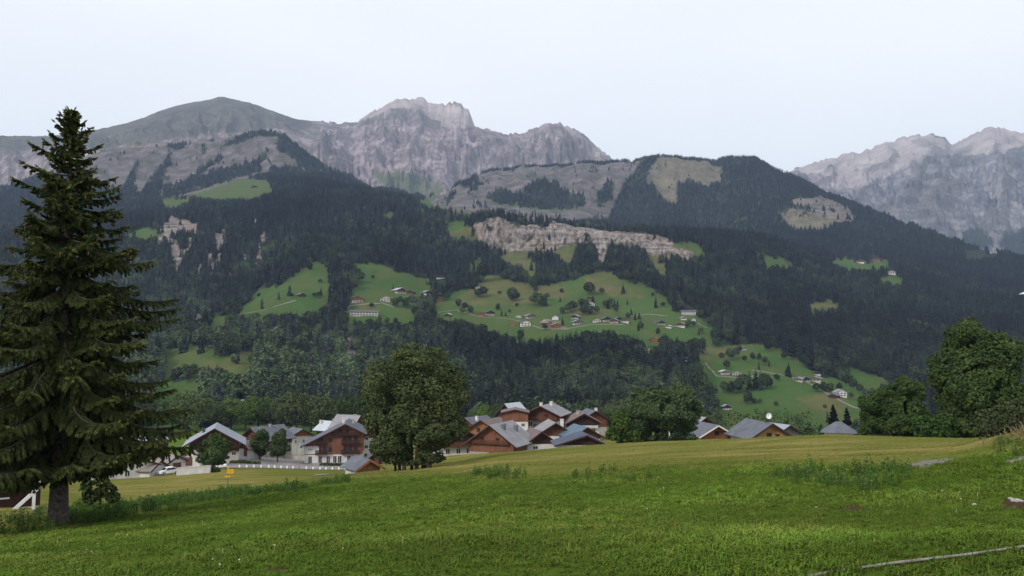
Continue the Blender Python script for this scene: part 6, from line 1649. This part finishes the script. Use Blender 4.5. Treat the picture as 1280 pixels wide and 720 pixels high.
lush = np.clip(1.0 + .5 * fbm(P[:, 0] / 4.5, P[:, 1] / 6, 171, 3) + .3 * patch, .6, 1.5) * np.interp(pr, [5, 9, 14, 24, 40], [.9, .95, 1.0, 1.1, 1.08])
b_ = o.data.attributes.new('lush', 'FLOAT', 'POINT'); b_.data.foreach_set('value', lush.astype(np.float32))
a_ = o.data.attributes.new('dry', 'FLOAT', 'POINT'); a_.data.foreach_set('value', dryv.astype(np.float32))

wk = bpy.data.collections.new('weed_kinds')
for i in range(4):
    rng = np.random.default_rng(450 + i)
    Vs, Fs, T = [], [], []
    nl = 26
    h = [.45, .35, .6, .5][i]
    pts_, nr_ = [], []
    for k in range(nl):
        a = rng.uniform(0, 6.283); z = h * rng.random() ** .8; q = .16 * (1 - .5 * z / h) * rng.uniform(.4, 1.2)
        pts_.append((math.cos(a) * q, math.sin(a) * q, z)); nr_.append((math.cos(a) * .6, math.sin(a) * .6, .8))
    V, F, tt = leaf_clumps(np.array(pts_), np.array(nr_) + rng.normal(size=(nl, 3)) * .3, .075, np.clip(rng.normal(.45, .25, nl), 0, 1), rng)
    bl = tuft_mesh('x', rng, 14, h * 1.05, .008, None, .14)
    V2 = np.array([v.co for v in bl.vertices]); F2 = np.array([tuple(p_.vertices) for p_ in bl.polygons]) + len(V)
    t2 = np.array([d_.value for d_ in bl.attributes['tint'].data]); bpy.data.meshes.remove(bl)
    me = np_mesh('weed', np.concatenate([V, V2]), np.concatenate([F, F2]), M['weed'], attrs={'tint': ('FLOAT', np.concatenate([tt, t2]))})
    wk.objects.link(bpy.data.objects.new('weed_%02d' % i, me))
NG_WEED = instancer('grow_weeds', wk)
def weeds(name, label, polys, dens, size, seed, r0=4, r1=None, full=.55):
    z = zone(polys, 2, 7, 4.0, seed, .06)
    r1 = r1 or g1
    P, ci, ri = scatter(0, r1, CXc(z[:, :r1 + 1]) * dens, (-60, 1340))
    n = len(P); print(name, n)
    keep = RNG.random(n) < np.clip(full + 1.5 * fbm(P[:, 0] / 1.6, P[:, 1] / 1.6, seed + 7, 3), .03, 1)
    P = P[keep]; n = len(P)
    clump = .45 + .9 * vnoise(P[:, 0] / 1.1, P[:, 1] / 1.1, seed)
    s = RNG.uniform(.6, 1.25, n) * size * clump
    return stuff_points(name, P, RNG.integers(0, 4, n), np.stack([RNG.normal(0, .12, n), RNG.normal(0, .12, n), RNG.random(n) * 6.28], 1), np.stack([s, s, s], 1), NG_WEED, label)
weeds('weeds', 'tall leafy weeds in clumps along the edges of the mown meadow',
  [[(588,596),(612,590),(650,590),(664,596),(640,603),(600,602)]], 7, .7, 201, full=.75)
weeds('weeds', 'bright leafy weeds behind the middle of the near meadow',
  [[(712,597),(730,590),(770,589),(800,593),(815,600),(770,600),(720,601)]], 9, .75, 202, full=.8)
weeds('weeds', 'deep green weeds on the hump right of the middle',
  [[(965,592),(1000,588),(1060,586),(1130,588),(1145,597),(1120,607),(1080,617),(1060,612),(1020,604),(980,603)]], 12, .6, 203, full=.9)
weeds('weeds', 'dark green nettles and tall grass under the spruce and along the field edge',
  [[(-60,645),(0,643),(60,640),(110,634),(160,628),(230,620),(290,614),(380,606),(440,598),(440,604),(380,612),(300,622),(250,632),(190,642),(150,650),(90,662),(0,670),(-60,676)]], 4.5, .95, 204)
weeds('weeds', 'weeds on the grassy bank at the right edge',
  [[(1225,566),(1250,556),(1290,548),(1330,546),(1330,566),(1260,570)]], 6, .7, 205)
# small pale flower heads in the turf
fk = bpy.data.collections.new('flower_kinds')
for i in range(2):
    b = MB(); b.tube([(0, 0, 0), (.01, 0, .13)], .003, 4)
    b.add([(.01 + .022 * math.cos(k * 1.0472), .022 * math.sin(k * 1.0472), .13 + .004 * (k % 2)) for k in range(6)], [tuple(range(6))])
    o_ = b.build('flower_head', M['flower']); C.objects.unlink(o_); fk.objects.link(o_)
P, ci, ri = scatter(0, g1, np.interp(rr, [5, 10, 14, 30, 60], [.0, .05, .3, .22, .05]) * (1 - yel_c), (-60, 1340))
keep = vnoise(P[:, 0] / 3, P[:, 1] / 3, 221) > .5; P = P[keep]; n = len(P); s = RNG.uniform(.5, .9, n)
stuff_points('flowers', P, RNG.integers(0, 2, n), np.stack([RNG.normal(0, .2, n), RNG.normal(0, .2, n), RNG.random(n) * 6], 1), np.stack([s, s, s], 1), instancer('sow_flowers', fk), 'tiny pale flower heads dotted through the near meadow')
# pale dry stems on the right bank
rng = np.random.default_rng(470)
for i, (x0, x1, y, lab) in enumerate([(1262,1300,553,'dry straw-coloured tall grass on the bank at the right edge')]):
    P_, D_ = [], []
    base = ground_at(1285, 39); t = empty('dry_grass', base)
    mb = MB()
    for k in range(170):
        q = ground_at(1292 + rng.normal() * 22, rng.uniform(34, 45)) - base
        h = rng.uniform(.15, .65) * rng.uniform(.6, 1.1); lx, ly = rng.normal() * .2, rng.normal() * .2
        mb.add([(q.x - .012, q.y, q.z), (q.x + .012, q.y, q.z), (q.x + lx + .02, q.y + ly, q.z + h), (q.x + lx - .02, q.y + ly, q.z + h)], [(0, 1, 2, 3)])
    o = mb.build('dry_grass', M['dry_weed']); o.location = base; bpy.data.objects.remove(t)
    tag(o, lab, 'grass', None, 'stuff')

# ================================================================== AIR
b = MB(); b.box(-9500, 9500, -1500, 11500, float(GZ.min()) - 400, float(GZ.max()) + 60)
hm = bpy.data.materials.new('mountain_air'); hm.use_nodes = True
nt = hm.node_tree; nt.nodes.clear()
pv = nt.nodes.new('ShaderNodeVolumePrincipled'); mo = nt.nodes.new('ShaderNodeOutputMaterial')
pv.inputs['Color'].default_value = (0.52, 0.69, 1.0, 1)
pv.inputs['Density'].default_value = HAZE
pv.inputs['Anisotropy'].default_value = 0.0
nt.links.new(pv.outputs[0], mo.inputs['Volume'])
hz_ = b.build('haze', hm)
tag(hz_, 'thin bluish valley air between the meadow and the high peaks', 'haze', None, 'stuff')
print('objects', len(S.objects))
